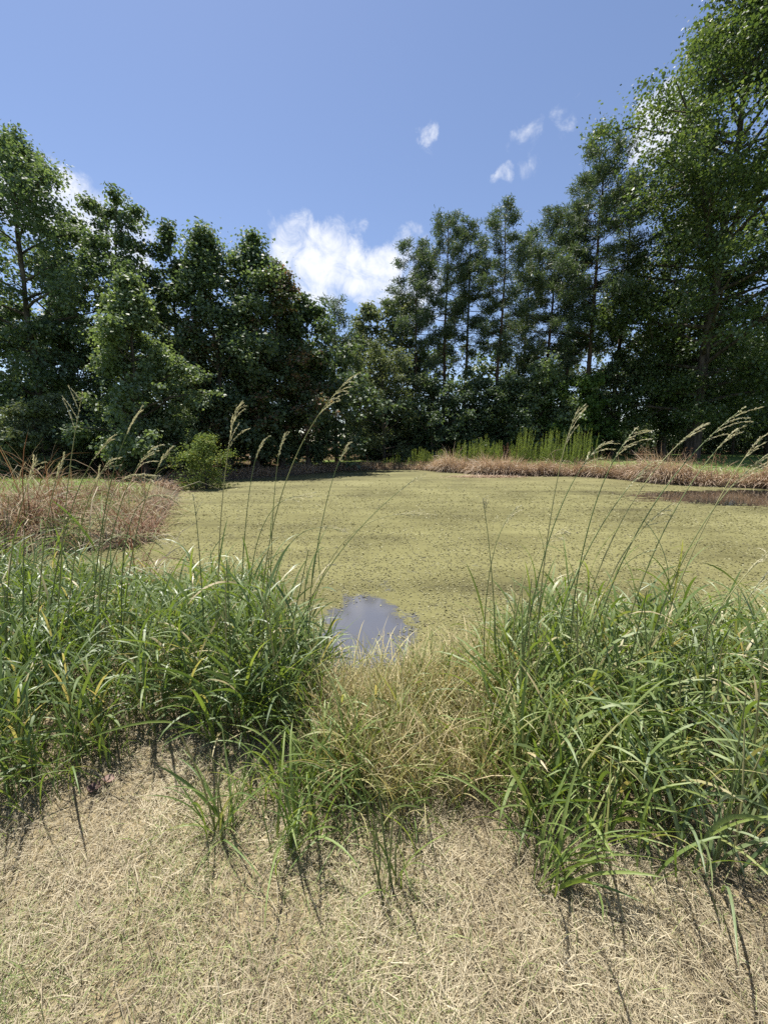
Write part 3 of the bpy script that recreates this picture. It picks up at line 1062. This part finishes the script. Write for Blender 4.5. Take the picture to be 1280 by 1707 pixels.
def fennel(px, D_, w, h, nst, seed, label, group=None):
    rng = np.random.default_rng(seed)
    x = (px - 640) / 640 * D_
    g = float(g_at([x], [D_])[0])
    t_ = thing('feathery_weed', label, 'weed', (x, D_, g), group)
    st, fo = Acc(), Acc()
    for i in range(int(nst * 2.4)):
        bx, by = rng.normal(0, w * .6), rng.normal(0, .45)
        hh = h * 1.18 * rng.uniform(.55, 1.15) * math.exp(-(bx / (w * 1.6)) ** 2)
        lean = rng.normal(0, .06, 2)
        k = np.linspace(0, 1, 4)
        pts = np.stack([bx + lean[0] * k * hh, by + lean[1] * k * hh, k * hh], -1)
        tube(pts, np.array([.012, .010, .007, .003]), 3, st, rng.uniform(0, 1))
        nl = 95
        f = rng.uniform(.15, 1, nl)
        P = np.stack([bx + lean[0] * f * hh, by + lean[1] * f * hh, f * hh], -1)
        strips(P, rng.uniform(0, 6.28, nl), rng.uniform(.7, 1.35, nl), (.10 + .14 * (1 - f)) * rng.uniform(.7, 1.4, nl), rng.uniform(.014, .03, nl), rng.uniform(-.3, .6, nl), 1, rng.beta(2, 2, nl), out=fo)
    link('stem', st.mesh('stem'), M['stem'], t_)
    link('leaf_plume', fo.mesh('leaf_plume'), M['fennel'], t_)


lab = 'bright green feathery weed patch standing above the brown grass of the far bank'
for i, (px, D_, w, h, ns, lb) in enumerate([
        (700, 30.5, .9, 1.0, 14, 'short feathery green weeds, first patch right of the large grey green bush'),
        (735, 30.2, .9, 1.0, 14, 'short feathery green weeds left of the taller weed patches'),
        (775, 29.5, .9, 1.5, 22, 'feathery green weed patch, leftmost of the tall ones on the far bank'),
        (805, 29.3, .9, 1.7, 26, 'feathery green weed patch just left of the brown weeds'),
        (828, 29.6, .4, 1.4, 12, 'low feathery green weeds between two taller patches'),
        (870, 28.5, .8, 2.0, 34, 'tall dense feathery weed patch, left one of the three right hand clumps'),
        (915, 28.3, .9, 2.1, 38, 'tallest dense feathery weed patch in the middle of the right hand clumps'),
        (962, 28.4, .8, 2.2, 30, 'tall feathery weed patch at the right end of the weeds'),
        (660, 31.0, .7, .7, 8, 'sparse little weeds at the left end of the far bank weeds')]):
    fennel(px, D_, w, h, ns, 170 + i, lb)
# a brown dead weed between the green ones, and dark dock stems on the right bank
def dead_weed(px, D_, h, nst, seed, label):
    rng = np.random.default_rng(seed)
    x = (px - 640) / 640 * D_
    g = float(g_at([x], [D_])[0])
    st, sdh = Acc(), Acc()
    t_ = thing('dead_weed', label, 'weed', (x, D_, g))
    for i in range(nst):
        b0 = np.array([rng.uniform(-.5, .5), rng.normal(0, .25), 0])
        tip = b0 + np.array([rng.normal(0, .12), rng.normal(0, .1), h * rng.uniform(.6, 1.05)])
        tube(np.array([b0, (b0 + tip) / 2 + rng.normal(0, .02, 3), tip]), np.array([.012, .01, .006]), 3, st)
        nl = 40
        f = rng.uniform(.45, 1, nl)[:, None]
        P = b0 * (1 - f) + tip * f + rng.normal(0, .03, (nl, 3))
        kites(P, rng.normal(size=(nl, 3)), rng.uniform(.04, .09, nl), .035, rng.beta(2, 2, nl) * .6, rng, sdh)
    link('stem', st.mesh('stem'), M['bark'], t_)
    link('seed_head', sdh.mesh('seed_head'), M['deadred'], t_, kind='stuff')


dead_weed(845, 28.6, 1.7, 10, 191, 'rusty brown dead weed among the green feathery weeds')
dead_weed(1067, 24.5, 1.2, 9, 192, 'dark dry weed stems on the right bank in front of the lawn')
dead_weed(1150, 22.5, 1.3, 6, 193, 'dark dry upright weed right of centre on the right bank')
dead_weed(1185, 21.5, 1.0, 5, 194, 'low dry weed near the right end of the bank')


# pale dead branch lying along the right bank's edge
def stick(label, p0, p1, r, seed):
    rng = np.random.default_rng(seed)
    a = Acc()
    p0, p1 = np.array(p0, float), np.array(p1, float)
    k = np.linspace(0, 1, 7)[:, None]
    pts = (p1 - p0) * k + rng.normal(0, r * .7, (7, 3))
    tube(pts, r * np.array([.8, 1, .95, .9, .8, .65, .3]), 6, a)
    q0 = pts[3]
    tube(np.array([q0, q0 + np.array([.12, .1, .16]), q0 + np.array([.3, .1, .25])]), np.array([r * .5, r * .4, r * .1]), 5, a)
    me = a.mesh('branch', True)
    m, nt, out = new_mat('pale_wood')
    b = nt.nodes.new('ShaderNodeBsdfDiffuse')
    nzz = nt.nodes.new('ShaderNodeTexNoise')
    nzz.inputs['Scale'].default_value = 14
    rr = ramp(nt, [(.3, (.34, .29, .22)), (.7, (.60, .55, .45))])
    nt.links.new(nzz.outputs['Fac'], rr.inputs[0])
    nt.links.new(rr.outputs[0], b.inputs['Color'])
    nt.links.new(b.outputs[0], out.inputs['Surface'])
    o = link('dead_branch', me, m, None, label=label, category='branch')
    o.location = tuple(p0)


e0 = on_z(962, 787, WL + .12)
e1 = on_z(988, 789, WL + .10)
stick('bleached dead branch lying on the edge of the right bank', e0, e1, .045, 3)


# ------------------------------------------------------------------ the mown dry strip in front
def straw():
    rng = np.random.default_rng(200)
    out = Acc()
    N = 180000
    y = .5 + 2.1 * rng.uniform(0, 1, N) ** 1.35
    x = rng.uniform(-1, 1, N) * (.55 + 1.05 * y)
    x[:42000] = rng.uniform(-4.5, 4.5, 42000)
    y[:42000] = rng.uniform(-.6, 3.0, 42000)
    d = pond_sd(x, y)
    lump = vnoise(x, y, 2, 1.6) + .5 * vnoise(x, y, 2, 4.5)
    keep = (d > .1) & (lump + rng.normal(0, .7, N) > -1.5)
    x, y, lump = x[keep], y[keep], lump[keep]
    N = len(x)
    z = g_at(x, y)
    az = vnoise(x, y, 1, 1.1) * 2.2 + rng.normal(0, 1.2, N) + np.where(rng.uniform(0, 1, N) < .5, 0, math.pi)
    el = np.abs(rng.normal(.15, .45, N))
    L_ = rng.gamma(2.6, .014, N) + .016
    r = np.clip(rng.beta(2.0, 2.0, N) * .80 + lump * .16 + .10 * vnoise(x, y, 2, .45), 0, .86)  # darker thatch in low spots, hollow shade put into the straw colour
    gp = vnoise(x, y, 2, .55) + .6 * vnoise(x, y, 2, 1.9) - .35 * (y - .9)
    green = rng.uniform(0, 1, N) < .07 + .36 * sstep(.0, 1.1, gp)
    r = np.where(green, rng.uniform(.885, 1, N), r)
    el = np.where(green, rng.uniform(.3, 1.4, N), el)
    L_ = np.where(green, L_ * .8, L_)
    pz = z + np.abs(rng.normal(.004, .010, N)) + np.clip(lump + .3, 0, 1.6) * .014
    P = np.stack([x, y, pz], -1)
    W_ = rng.uniform(.0013, .0032, N)
    dr = rng.uniform(-.2, 1.2, N)
    tw = rng.normal(0, 1.0, N)
    lo = L_ < .065
    strips(P[lo], az[lo], el[lo], L_[lo], W_[lo], dr[lo], 1, r[lo], tw[lo], base_w=.9, out=out)
    hi = ~lo
    strips(P[hi], az[hi], el[hi], L_[hi], W_[hi], dr[hi], 2, r[hi], tw[hi], out=out)
    link('mown_dry_grass', out.mesh('mown_dry_grass', True), M['straw'], kind='stuff', label='straw coloured mown dry grass covering the ground in front', category='dry grass')


straw()


# ------------------------------------------------------------------ tall grass
def to_ground(px, py):
    """photo pixel to a point on the terrain"""
    z = -.1
    for _ in range(12):
        p = on_z(px, py, z)
        z = .5 * z + .5 * float(ground_z(np.array([p[0]]), np.array([p[1]]))[0])
    return np.array([p[0], p[1], z])


def sample_poly(pg, N, rng):
    pg = np.array(pg, float)
    lo, hi = pg.min(0), pg.max(0)
    res = []
    while len(res) < N:
        c = rng.uniform(lo, hi, (N, 2))
        ins = np.zeros(N, bool)
        for a, b in zip(pg, np.roll(pg, -1, 0)):
            cc = (a[1] > c[:, 1]) != (b[1] > c[:, 1])
            if abs(b[1] - a[1]) > 1e-9:
                ins ^= cc & (c[:, 0] < (b[0] - a[0]) * (c[:, 1] - a[1]) / (b[1] - a[1]) + a[0])
        res += list(c[ins])
    return np.array(res[:N])


def px_poly_ground(pg, N, rng):
    """random roots inside an area whose corners are given as pixels on the ground"""
    g = [to_ground(a, b)[:2] for a, b in pg]
    p = sample_poly(g, N, rng)
    return p, g_at(p[:, 0], p[:, 1])


def shoots(out_b, out_s, xy, z, hmin, hmax, lw, ll, rng, tone=0.0, per=7, lean=.12, S=7, spread=1.0):
    """leafy grass shoots: a thin stem with alternate arching leaves"""
    N = len(xy)
    h = rng.uniform(hmin, hmax, N)
    la = rng.uniform(0, 6.28, N)
    lm = np.abs(rng.normal(0, lean, N))
    base = np.stack([xy[:, 0], xy[:, 1], z - .01], -1)
    dirs = norm(np.stack([np.cos(la) * lm, np.sin(la) * lm, np.ones(N)], -1))
    strips(base, la, np.arctan2(1, lm), h, rng.uniform(.004, .007, N), rng.uniform(0, .25, N), 3, rng.uniform(.2, .7, N), rng.normal(0, 1, N), base_w=1, out=out_s)
    side = rng.uniform(0, 6.28, N)
    for k in range(per):
        f = (k + rng.uniform(0, .7, N)) / per * .92
        P = base + dirs * (h * f)[:, None]
        az = side + (k % 2) * math.pi + rng.normal(0, .5, N)
        r = np.clip(rng.beta(2, 2.2, N) * .8 + tone + .1 * f + .1 * vnoise(xy[:, 0], xy[:, 1], 2), 0, .92)
        dry = rng.uniform(0, 1, N) < .08 + .16 * (k == 0)
        r = np.where(dry, rng.uniform(.94, 1, N), r)
        strips(P, az, rng.uniform(.9, 1.45, N), ll * rng.uniform(.5, 1.15, N), lw * rng.uniform(.6, 1.25, N), rng.uniform(.3, 1.9, N) * spread, S, r, rng.normal(0, .9, N), out=out_b)


rng = np.random.default_rng(300)
gb, gs = Acc(), Acc()
LEFT = [(-420, 1480), (-90, 1400), (60, 1330), (150, 1290), (225, 1238), (320, 1235), (400, 1290), (480, 1250), (545, 1180), (560, 1130), (440, 1085), (300, 1030), (-90, 1010), (-420, 1010)]
xy, z = px_poly_ground(LEFT, 1500, rng)
shoots(gb, gs, xy, z, .24, .58, .012, .36, rng, -.12, 6)
LEFT2 = [(280, 1200), (420, 1260), (520, 1180), (500, 1090), (330, 1060)]
xy, z = px_poly_ground(LEFT2, 170, rng)
shoots(gb, gs, xy, z, .5, .92, .013, .40, rng, -.02, 7)
link('tall_grass', gb.mesh('tall_grass', True), M['grass'], kind='stuff', label='dense tall dark green grass on the left of the near bank', category='grass')
link('grass_stems', gs.mesh('grass_stems', True), M['stem'], kind='stuff', label='thin upright stems inside the left tall grass', category='grass')
gb, gs = Acc(), Acc()
RIGHT = [(800, 1120), (850, 1330), (920, 1400), (1080, 1395), (1200, 1410), (1380, 1400), (1640, 1400), (1640, 1085), (1380, 1085), (1100, 1080), (900, 1085)]
xy, z = px_poly_ground(RIGHT, 720, rng)
shoots(gb, gs, xy, z, .20, .46, .012, .34, rng, .12, 6)
RIGHT2 = [(820, 1130), (850, 1230), (1000, 1250), (1280, 1240), (1380, 1230), (1640, 1230), (1640, 1120), (1380, 1120), (900, 1100)]
xy, z = px_poly_ground(RIGHT2, 170, rng)
shoots(gb, gs, xy, z, .38, .70, .014, .36, rng, .08, 6)
link('tall_grass', gb.mesh('tall_grass', True), M['grass'], kind='stuff', label='tall fresh green grass on the right of the near bank', category='grass')
link('grass_stems', gs.mesh('grass_stems', True), M['stem'], kind='stuff', label='thin upright stems inside the right tall grass', category='grass')
# thin yellowing grass in the middle
gb = Acc()
MID = [(545, 1180), (620, 1185), (690, 1165), (790, 1115), (880, 1100), (870, 1330), (780, 1350), (640, 1350), (520, 1290)]
tc_, _z = px_poly_ground(MID, 130, rng)
ti = rng.integers(0, 130, 5600)
xy = tc_[ti] + rng.normal(0, .045, (5600, 2))
xy[:1200] = px_poly_ground(MID, 1200, rng)[0]
z = g_at(xy[:, 0], xy[:, 1])
N = len(xy)
taz, tto, tln = rng.uniform(0, 6.28, 130), rng.uniform(-.3, .25, 130), rng.uniform(.7, 1.25, 130)
strips(np.stack([xy[:, 0], xy[:, 1], z - .01], -1), taz[ti] + rng.normal(0, 1.0, N), rng.uniform(1.05, 1.54, N), rng.uniform(.14, .46, N) * tln[ti], rng.uniform(.0024, .007, N), rng.uniform(.1, 1.3, N), 6, np.clip(rng.beta(1.6, 1.8, N) + tto[ti] + .17, 0, 1), rng.normal(0, .8, N), out=gb)
# tiny seed specks on the tips
sel = rng.choice(N, 500, replace=False)
hh = rng.uniform(.25, .5, 500)
for k in range(7):
    f = .55 + k * .07
    P = np.stack([xy[sel, 0] + rng.normal(0, .012, 500), xy[sel, 1] + rng.normal(0, .012, 500), z[sel] + hh * f], -1)
    kites(P, rng.normal(size=(500, 3)), .014, .005, rng.uniform(.5, 1, 500), rng, gb)
link('thin_dry_grass', gb.mesh('thin_dry_grass', True), M['drygrass'], kind='stuff', label='thin yellowing grass in the middle of the near bank before the open water', category='dry grass')
gb, gs = Acc(), Acc()
xy, z = px_poly_ground(MID, 75, rng)
shoots(gb, gs, xy, z, .15, .42, .009, .28, rng, .2, 5)
link('mixed_green_grass', gb.mesh('mixed_green_grass', True), M['grass'], kind='stuff', label='scattered green blades among the thin yellowing grass in the middle', category='grass')
link('grass_stems', gs.mesh('grass_stems', True), M['stem'], kind='stuff', label='thin stems among the yellowing grass in the middle', category='grass')
# grass straggling over the water's edge behind the belt
gb = Acc()
EDGE = [(250, 1010), (430, 1080), (545, 1110), (690, 1108), (930, 1064), (1300, 1046), (1300, 1100), (930, 1120), (690, 1160), (540, 1160), (250, 1080)]
xy, z = px_poly_ground(EDGE, 1500, rng)
N = len(xy)
strips(np.stack([xy[:, 0], xy[:, 1], np.maximum(z, WL) - .01], -1), rng.uniform(0, 6.28, N), rng.uniform(.5, 1.45, N), rng.uniform(.2, .6, N), rng.uniform(.004, .01, N), rng.uniform(.3, 2.0, N), 6, rng.beta(1.5, 1.5, N), rng.normal(0, .8, N), out=gb)
link('shore_grass', gb.mesh('shore_grass', True), M['drygrass'], kind='stuff', label='straggling half dry grass along the near water edge', category='grass')


# --- clumps that can be told apart: every blade an object
def blade_variants(seed, n=14):
    rng = np.random.default_rng(seed)
    res = []
    for i in range(n):
        V, Q, r, pos = strips(np.zeros((1, 3)), 0.0, rng.uniform(1.1, 1.5), 1.0, .030 * rng.uniform(.7, 1.3), rng.uniform(.3, 1.9), 9, .5, [rng.normal(0, 1.1)], fold=.35, power=rng.uniform(1.1, 1.8))
        res.append(raw_mesh('blade', V, Q, rnd=r, smooth=True))
    return res


BV = {'grass_obj': blade_variants(1), 'grass_blue': blade_variants(2)}
for k_, lst in BV.items():
    for me in lst:
        me.materials.append(M[k_])


def clump(label, px, py, nb, Lmin, Lmax, spread, seed, mat='grass_obj', stems=0, name='grass_clump', bias=None, wide=1.0):
    rng = np.random.default_rng(seed)
    p = to_ground(px, py)
    t_ = thing(name, label, 'grass', p)
    for i in range(nb):
        me = BV[mat][rng.integers(0, len(BV[mat]))]
        o = link('blade', me, None, t_)
        L_ = rng.uniform(Lmin, Lmax)
        a = rng.uniform(0, 6.28) if bias is None or rng.uniform() < .35 else rng.normal(bias, .7)
        rr = spread * math.sqrt(rng.uniform())
        ra = rng.uniform(0, 6.28)
        dx, dy = rr * math.cos(ra), rr * math.sin(ra)
        gz = float(ground_z(np.array([p[0] + dx]), np.array([p[1] + dy]))[0]) - p[2]
        o.location = (dx, dy, gz - .008)
        o.rotation_euler = (rng.normal(0, .13), rng.normal(0, .16), a)
        o.scale = (L_, L_ * wide * rng.uniform(.45, .9) * min(1, .55 / L_ + .25), L_)
    for i in range(stems):
        a = Acc()
        h = rng.uniform(.5, 1.0) * Lmax * 1.2
        e = np.array([rng.normal(0, .12), rng.normal(0, .12), 1]) * h
        tube(np.array([[0, 0, -.01], e * .5 + rng.normal(0, .01, 3), e]), np.array([.004, .0033, .002]), 5, a, rng.uniform())
        o = link('stem', a.mesh('stem', True), M['stem'], t_)
        o.location = (rng.normal(0, spread * .4), rng.normal(0, spread * .4), 0)


clump('slender grass clump alone on the straw left of centre, pale leaves splayed', 368, 1392, 30, .18, .48, .05, 401, stems=3)
clump('low bright grass tuft at the front of the straw left of centre, blades bent right', 475, 1432, 24, .12, .32, .06, 402, bias=.3)
clump('bright green grass clump behind the low tuft left of centre', 505, 1372, 60, .22, .46, .12, 403)
clump('green grass clump at the centre front edge below the thin dry grass', 600, 1362, 60, .2, .46, .14, 404)
clump('upright tuft with thin stems standing on the straw right of centre front', 655, 1485, 13, .14, .34, .05, 405, stems=5)
clump('single short broad blade tuft on the straw in the middle front', 697, 1518, 4, .07, .12, .01, 406)
clump('small green tuft with a dark hollow in the straw, nearest the camera', 676, 1580, 6, .06, .11, .02, 407)
clump('big bright grass clump front right of centre, long blades sprawling over the straw', 912, 1475, 30, .24, .5, .06, 408, bias=.2)
clump('dense bright green clump behind the sprawling clump, right of centre', 935, 1392, 80, .28, .54, .17, 409)
clump('dense green clump right of the bright clump under the tall right grass', 1060, 1385, 54, .26, .52, .2, 410)
clump('blue green broad bladed clump at the lower right by the picture edge', 1180, 1425, 36, .34, .66, .14, 411, 'grass_blue', stems=4, wide=1.1)
clump('blue green broad bladed clump cut by the right edge of the picture', 1290, 1420, 36, .36, .7, .16, 412, 'grass_blue', stems=4, wide=1.1)
clump('broad grey green clump in the middle of the right grass', 1130, 1275, 36, .38, .68, .2, 413, 'grass_blue', stems=5, wide=1.2)
clump('tall green clump at the left end of the right grass', 870, 1250, 38, .4, .75, .14, 414, stems=8)
clump('tall green clump in the right grass behind the dense bright clump', 980, 1235, 38, .4, .76, .16, 415, stems=8)
clump('tall leafy clump left of the open water with broad curling blades', 400, 1215, 44, .45, .85, .16, 416, stems=8)
clump('tall leafy clump at the inner edge of the left grass next to the open water', 490, 1205, 36, .35, .72, .16, 417, stems=6)
clump('dark fine bladed clump at the lower left picture edge', 40, 1330, 54, .25, .5, .2, 418, wide=.6)
clump('dark fine bladed clump spilling onto the straw at left', 140, 1290, 50, .25, .5, .18, 419, wide=.6)
clump('small weed tuft on the straw left of the slender clump', 245, 1420, 7, .08, .16, .04, 420)
clump('broad leaved clump at the left edge of the picture, mid height', 20, 1180, 40, .5, .9, .2, 421, stems=4, wide=1.2)
clump('bright green clump at the edge of the left grass, just behind the front centre clumps', 545, 1290, 60, .25, .5, .15, 423)
clump('green clump between the slender clump and the centre front clumps', 440, 1325, 50, .2, .45, .12, 424)
clump('loose yellowish green clump at the front of the thin dry grass', 700, 1385, 34, .16, .36, .12, 425, wide=.7)
clump('loose green clump between the thin dry grass and the dense right clump', 800, 1340, 40, .2, .45, .13, 426, wide=.8)
clump('dark green rushy clump at the left picture edge behind the near grass', 5, 985, 60, .5, .9, .25, 427, stems=8, wide=.8)
for k_, (px_, py_, lb_) in enumerate([(90, 1545, 'tiny green tuft in the straw at the lower left'), (330, 1500, 'tiny green tuft in the straw below the slender clump'), (265, 1640, 'tiny green tuft near the bottom edge left of centre'),
                                     (520, 1560, 'tiny green tuft in the straw below the low bright tuft'), (850, 1600, 'tiny green tuft near the bottom right of centre'), (1010, 1560, 'tiny green tuft in the straw below the sprawling clump'), (1190, 1540, 'tiny green tuft in the straw at the lower right')]):
    clump(lb_, px_, py_, 9, .04, .10, .04, 440 + k_, wide=1.1)
clump('small pale tuft at the right front of the straw', 1075, 1470, 7, .1, .2, .04, 422)


# --- flowering grass stalks, each with its stem, seed head and a few leaves
def stalk(label, base, mid, tip, head=.26, seed=0, side=1, dense=9, group='flowering grass stalks', leaves=3, droop=1.0):
    rng = np.random.default_rng(seed)
    b = to_ground(*base)
    Yd = b[1]
    m_ = at_depth(mid[0], mid[1], Yd + .04)
    tp_ = at_depth(tip[0], tip[1], Yd + .12)
    t_ = thing('grass_stalk', label, 'grass stalk', b, group)
    p0, p1, p2 = np.zeros(3), m_ - b, tp_ - b
    ctrl = 2 * p1 - .5 * (p0 + p2)
    k = np.linspace(0, 1, 26)[:, None]
    path = (1 - k) ** 2 * p0 + 2 * k * (1 - k) * ctrl + k ** 2 * p2
    ln = np.concatenate([[0], np.cumsum(np.linalg.norm(np.diff(path, axis=0), axis=1))])
    tot = ln[-1]
    a = Acc()
    tube(path, np.interp(ln / tot, [0, .6, 1], [.004, .003, .0015]), 5, a, rng.uniform())
    link('stem', a.mesh('stem', True), M['stem'], t_)
    h = Acc()
    hl = head
    dense = max(4, int(dense * .8))
    for i in range(dense):                          # drooping side racemes
        s = tot - hl * (1 - (i / dense) ** .9)
        q0 = np.array([np.interp(s, ln, path[:, c]) for c in range(3)])
        q1 = np.array([np.interp(min(s + .03, tot), ln, path[:, c]) for c in range(3)])
        d = norm(q1 - q0 + 1e-6)
        az0 = math.atan2(d[1], d[0]) if abs(d[0]) + abs(d[1]) > .05 else 0
        az = (0 if side > 0 else math.pi) + rng.normal(0, .6 if dense > 4 else .3)
        el = math.asin(np.clip(d[2], -1, 1)) - rng.uniform(.05, .35) * (1 if dense > 4 else .3)
        L_ = hl * (.72 - .40 * i / dense) * rng.uniform(.7, 1.2)
        V, Q, r, pos = strips(q0[None], az, max(el, .25), L_, .0026, droop * rng.uniform(.25, 1.0) * (1 if dense > 4 else .35), 7, .5, out=h)
        pr = pos[0]
        ns = int(14 + L_ * 210)
        f = rng.uniform(.1, 1, ns) * 7
        sp = np.stack([np.interp(f, np.arange(8), pr[:, c]) for c in range(3)], -1) + rng.normal(0, .0014, (ns, 3))
        dirv = np.stack([np.interp(f, np.arange(8), np.gradient(pr[:, c])) for c in range(3)], -1)
        dirv = norm(norm(dirv) + rng.normal(0, .18, (ns, 3)))
        sdv = norm(np.cross(dirv, rng.normal(size=(ns, 3))))
        l2, w2 = rng.uniform(.010, .018, ns)[:, None], rng.uniform(.0022, .0036, ns)[:, None]
        Vs = np.stack([sp, sp + dirv * l2 * .5 - sdv * w2 * .5, sp + dirv * l2, sp + dirv * l2 * .5 + sdv * w2 * .5], 1)
        h.add(Vs.reshape(-1, 3), np.arange(ns * 4).reshape(-1, 4), np.repeat(rng.beta(2, 2, ns), 4))
    ns = 46                                         # spikelets along the tip itself
    s = rng.uniform(tot - hl, tot, ns)
    sp = np.stack([np.interp(s, ln, path[:, c]) for c in range(3)], -1) + rng.normal(0, .002, (ns, 3))
    dirv = norm(path[-1] - path[-4] + rng.normal(0, .02, (ns, 3)))
    sdv = norm(np.cross(dirv, rng.normal(size=(ns, 3))))
    Vs = np.stack([sp, sp + dirv * .006 - sdv * .002, sp + dirv * .012, sp + dirv * .006 + sdv * .002], 1)
    h.add(Vs.reshape(-1, 3), np.arange(ns * 4).reshape(-1, 4), np.repeat(rng.beta(2, 2, ns), 4))
    link('seed_head', h.mesh('seed_head'), M['seed'], t_, kind='stuff')
    for i in range(leaves):
        me = BV['grass_obj'][rng.integers(0, 14)]
        o = link('blade', me, None, t_)
        s = tot * rng.uniform(.1, .5)
        q = [float(np.interp(s, ln, path[:, c])) for c in range(3)]
        L_ = rng.uniform(.25, .45)
        o.location = q
        o.rotation_euler = (rng.normal(0, .1), rng.normal(-.1, .15), rng.uniform(0, 6.28))
        o.scale = (L_, L_ * .65, L_)


ST = [
    ('tallest flowering grass stalk near the middle, plume bending right over the trees', (432, 1170), (462, 850), (582, 632), .26, 1, 9),
    ('flowering stalk with a full drooping plume left of the tallest stalk', (366, 1180), (366, 900), (394, 678), .24, 1, 10),
    ('narrow closed stalk between the two full plumes, leaning right', (398, 1120), (412, 850), (441, 733), .15, 1, 5),
    ('narrow closed stalk crossing the stem of the tallest stalk', (450, 1140), (455, 860), (474, 724), .15, 1, 5),
    ('narrow stalk with a closed head right of the tallest stalk', (500, 1150), (535, 880), (582, 738), .14, 1, 5),
    ('tall thin stalk at far left reaching up in front of the dark trees', (92, 1150), (108, 860), (138, 655), .22, -1, 4),
    ('slim stalk leaning right in front of the young light green tree', (150, 1130), (175, 850), (234, 684), .17, 1, 4),
    ('slim stalk with narrow head at left leaning right across the lawn', (70, 1150), (110, 880), (184, 730), .17, 1, 4),
    ('stalk with a feathery open plume low over the left dead grass', (110, 1140), (130, 900), (188, 762), .18, 1, 8),
    ('stalk with an open plume leaning right over the left dead grass', (150, 1150), (190, 880), (258, 744), .17, 1, 7),
    ('short narrow plume leaning right at the right end of the left dead grass', (200, 1150), (225, 900), (283, 748), .13, 1, 5),
    ('arching stalk whose plume nods to the right over the left shoreline', (170, 1160), (180, 850), (262, 812), .2, 1, 8),
    ('arching stalk with a nodding plume hanging over the left shoreline water', (210, 1160), (215, 880), (300, 842), .2, 1, 8),
    ('low nodding plume above the left grass near the left shoreline', (180, 1170), (190, 930), (272, 915), .16, 1, 7),
    ('bleached stalk bent over at the left picture edge', (20, 1170), (15, 960), (60, 765), .18, 1, 7),
    ('small nodding plume at far left beside the lawn', (60, 1160), (72, 920), (106, 764), .12, 1, 6),
    ('short upright closed stalk in the left grass beside the full plume', (345, 1180), (335, 960), (322, 826), .12, 1, 4),
    ('long thin stalk arching far right, its plume nodding over the pond middle', (505, 1150), (560, 920), (712, 860), .22, 1, 9),
    ('thin pale stalk leaning right with a straight head over the pond middle', (470, 1160), (540, 960), (700, 792), .16, 1, 3),
    ('low nodding plume over the duckweed just left of the pond middle', (450, 1150), (470, 930), (572, 886), .16, 1, 7),
    ('dense bushy plume low in the left grass over the near water', (420, 1160), (430, 900), (520, 830), .18, 1, 8),
    ('tall stalk leaning right with a narrow head, leftmost above the far bank weeds', (885, 1180), (918, 860), (966, 678), .22, 1, 4),
    ('stalk with a pale drooping plume right of the narrow headed stalk', (860, 1190), (915, 900), (1006, 738), .2, 1, 9),
    ('stalk with an open one sided plume in front of the right lawn', (940, 1190), (978, 890), (1063, 712), .2, 1, 8),
    ('longest stalk on the right, leaning far right with a reddish spread head', (960, 1200), (1055, 900), (1242, 678), .28, 1, 7),
    ('stalk leaning right with a reddish narrow head just left of the longest right stalk', (930, 1200), (1020, 900), (1170, 708), .17, 1, 5),
    ('stalk with a thin reddish head near the right edge above the bank', (1010, 1200), (1090, 920), (1228, 714), .14, 1, 4),
    ('pale stalk with spread side branches reaching the right picture edge', (1050, 1210), (1140, 930), (1282, 756), .26, 1, 6),
    ('thin stalk with a narrow head near the right edge over the lawn', (1060, 1200), (1150, 930), (1266, 730), .13, 1, 4),
    ('pale fine stalk with a loose head over the middle of the right water', (900, 1200), (960, 960), (1085, 770), .2, 1, 7),
    ('pale fine stalk leaning right low over the right water', (960, 1210), (1010, 980), (1120, 840), .2, 1, 7),
    ('low stalk with a loose pale head by the right edge of the picture', (1120, 1220), (1180, 1050), (1285, 915), .18, 1, 7),
    ('small loose headed stalk by the right edge, lower than the others', (1150, 1230), (1200, 1080), (1275, 960), .15, 1, 6),
    ('short pale stalk with a nodding head at the left end of the right grass', (810, 1180), (815, 960), (862, 846), .15, 1, 6),
    ('thin dark upright stalk at the left end of the right grass', (830, 1190), (822, 990), (805, 832), .06, 1, 3),
    ('pale nodding stalk behind the left end of the right grass', (850, 1180), (870, 980), (942, 880), .16, 1, 7),
]
for i, (lb, b0, m0, t0, hd, sd0, dn) in enumerate(ST):
    stalk(lb, b0, m0, t0, hd * 1.0, 500 + i, sd0, dn)


# --- small litter on the straw
def dead_leaf(label, px, py, size, seed, col):
    rng = np.random.default_rng(seed)
    p = to_ground(px, py)
    u = np.linspace(-1, 1, 7)
    v = np.linspace(0, 1, 9)
    U, V = np.meshgrid(u, v)
    w = np.sin(np.pi * np.clip(V, .02, .98)) ** .7 * .42
    Xx = U * w * size
    Yy = (V - .5) * size
    Zz = size * (.35 * (U * w * 1.6) ** 2 + .22 * (V - .4) ** 2 * 2 + .03 * np.sin(9 * V + 5 * U)) + .02
    idx = np.arange(U.size).reshape(U.shape)
    q = np.stack([idx[:-1, :-1], idx[:-1, 1:], idx[1:, 1:], idx[1:, :-1]], -1).reshape(-1, 4)
    me = raw_mesh('dead_leaf', np.stack([Xx, Yy, Zz], -1).reshape(-1, 3), q, rnd=rng.uniform(.0, 1, U.size), smooth=True)
    m = leaf_mat('curled_leaf', [(0, tuple(.7 * c for c in col)), (1, col)], .2, .05, .5, (1, .9, .8))
    o = link('dead_leaf', me, m, None, label=label, category='leaf')
    o.location = tuple(p)
    o.rotation_euler = (rng.normal(.2, .3), rng.normal(.1, .3), rng.uniform(0, 6))


dead_leaf('dark reddish brown curled leaf on the straw by the left grass', 160, 1318, .055, 1, (.12, .065, .055))
dead_leaf('paler pinkish curled leaf lying beside the dark curled leaf', 178, 1306, .05, 2, (.30, .19, .16))
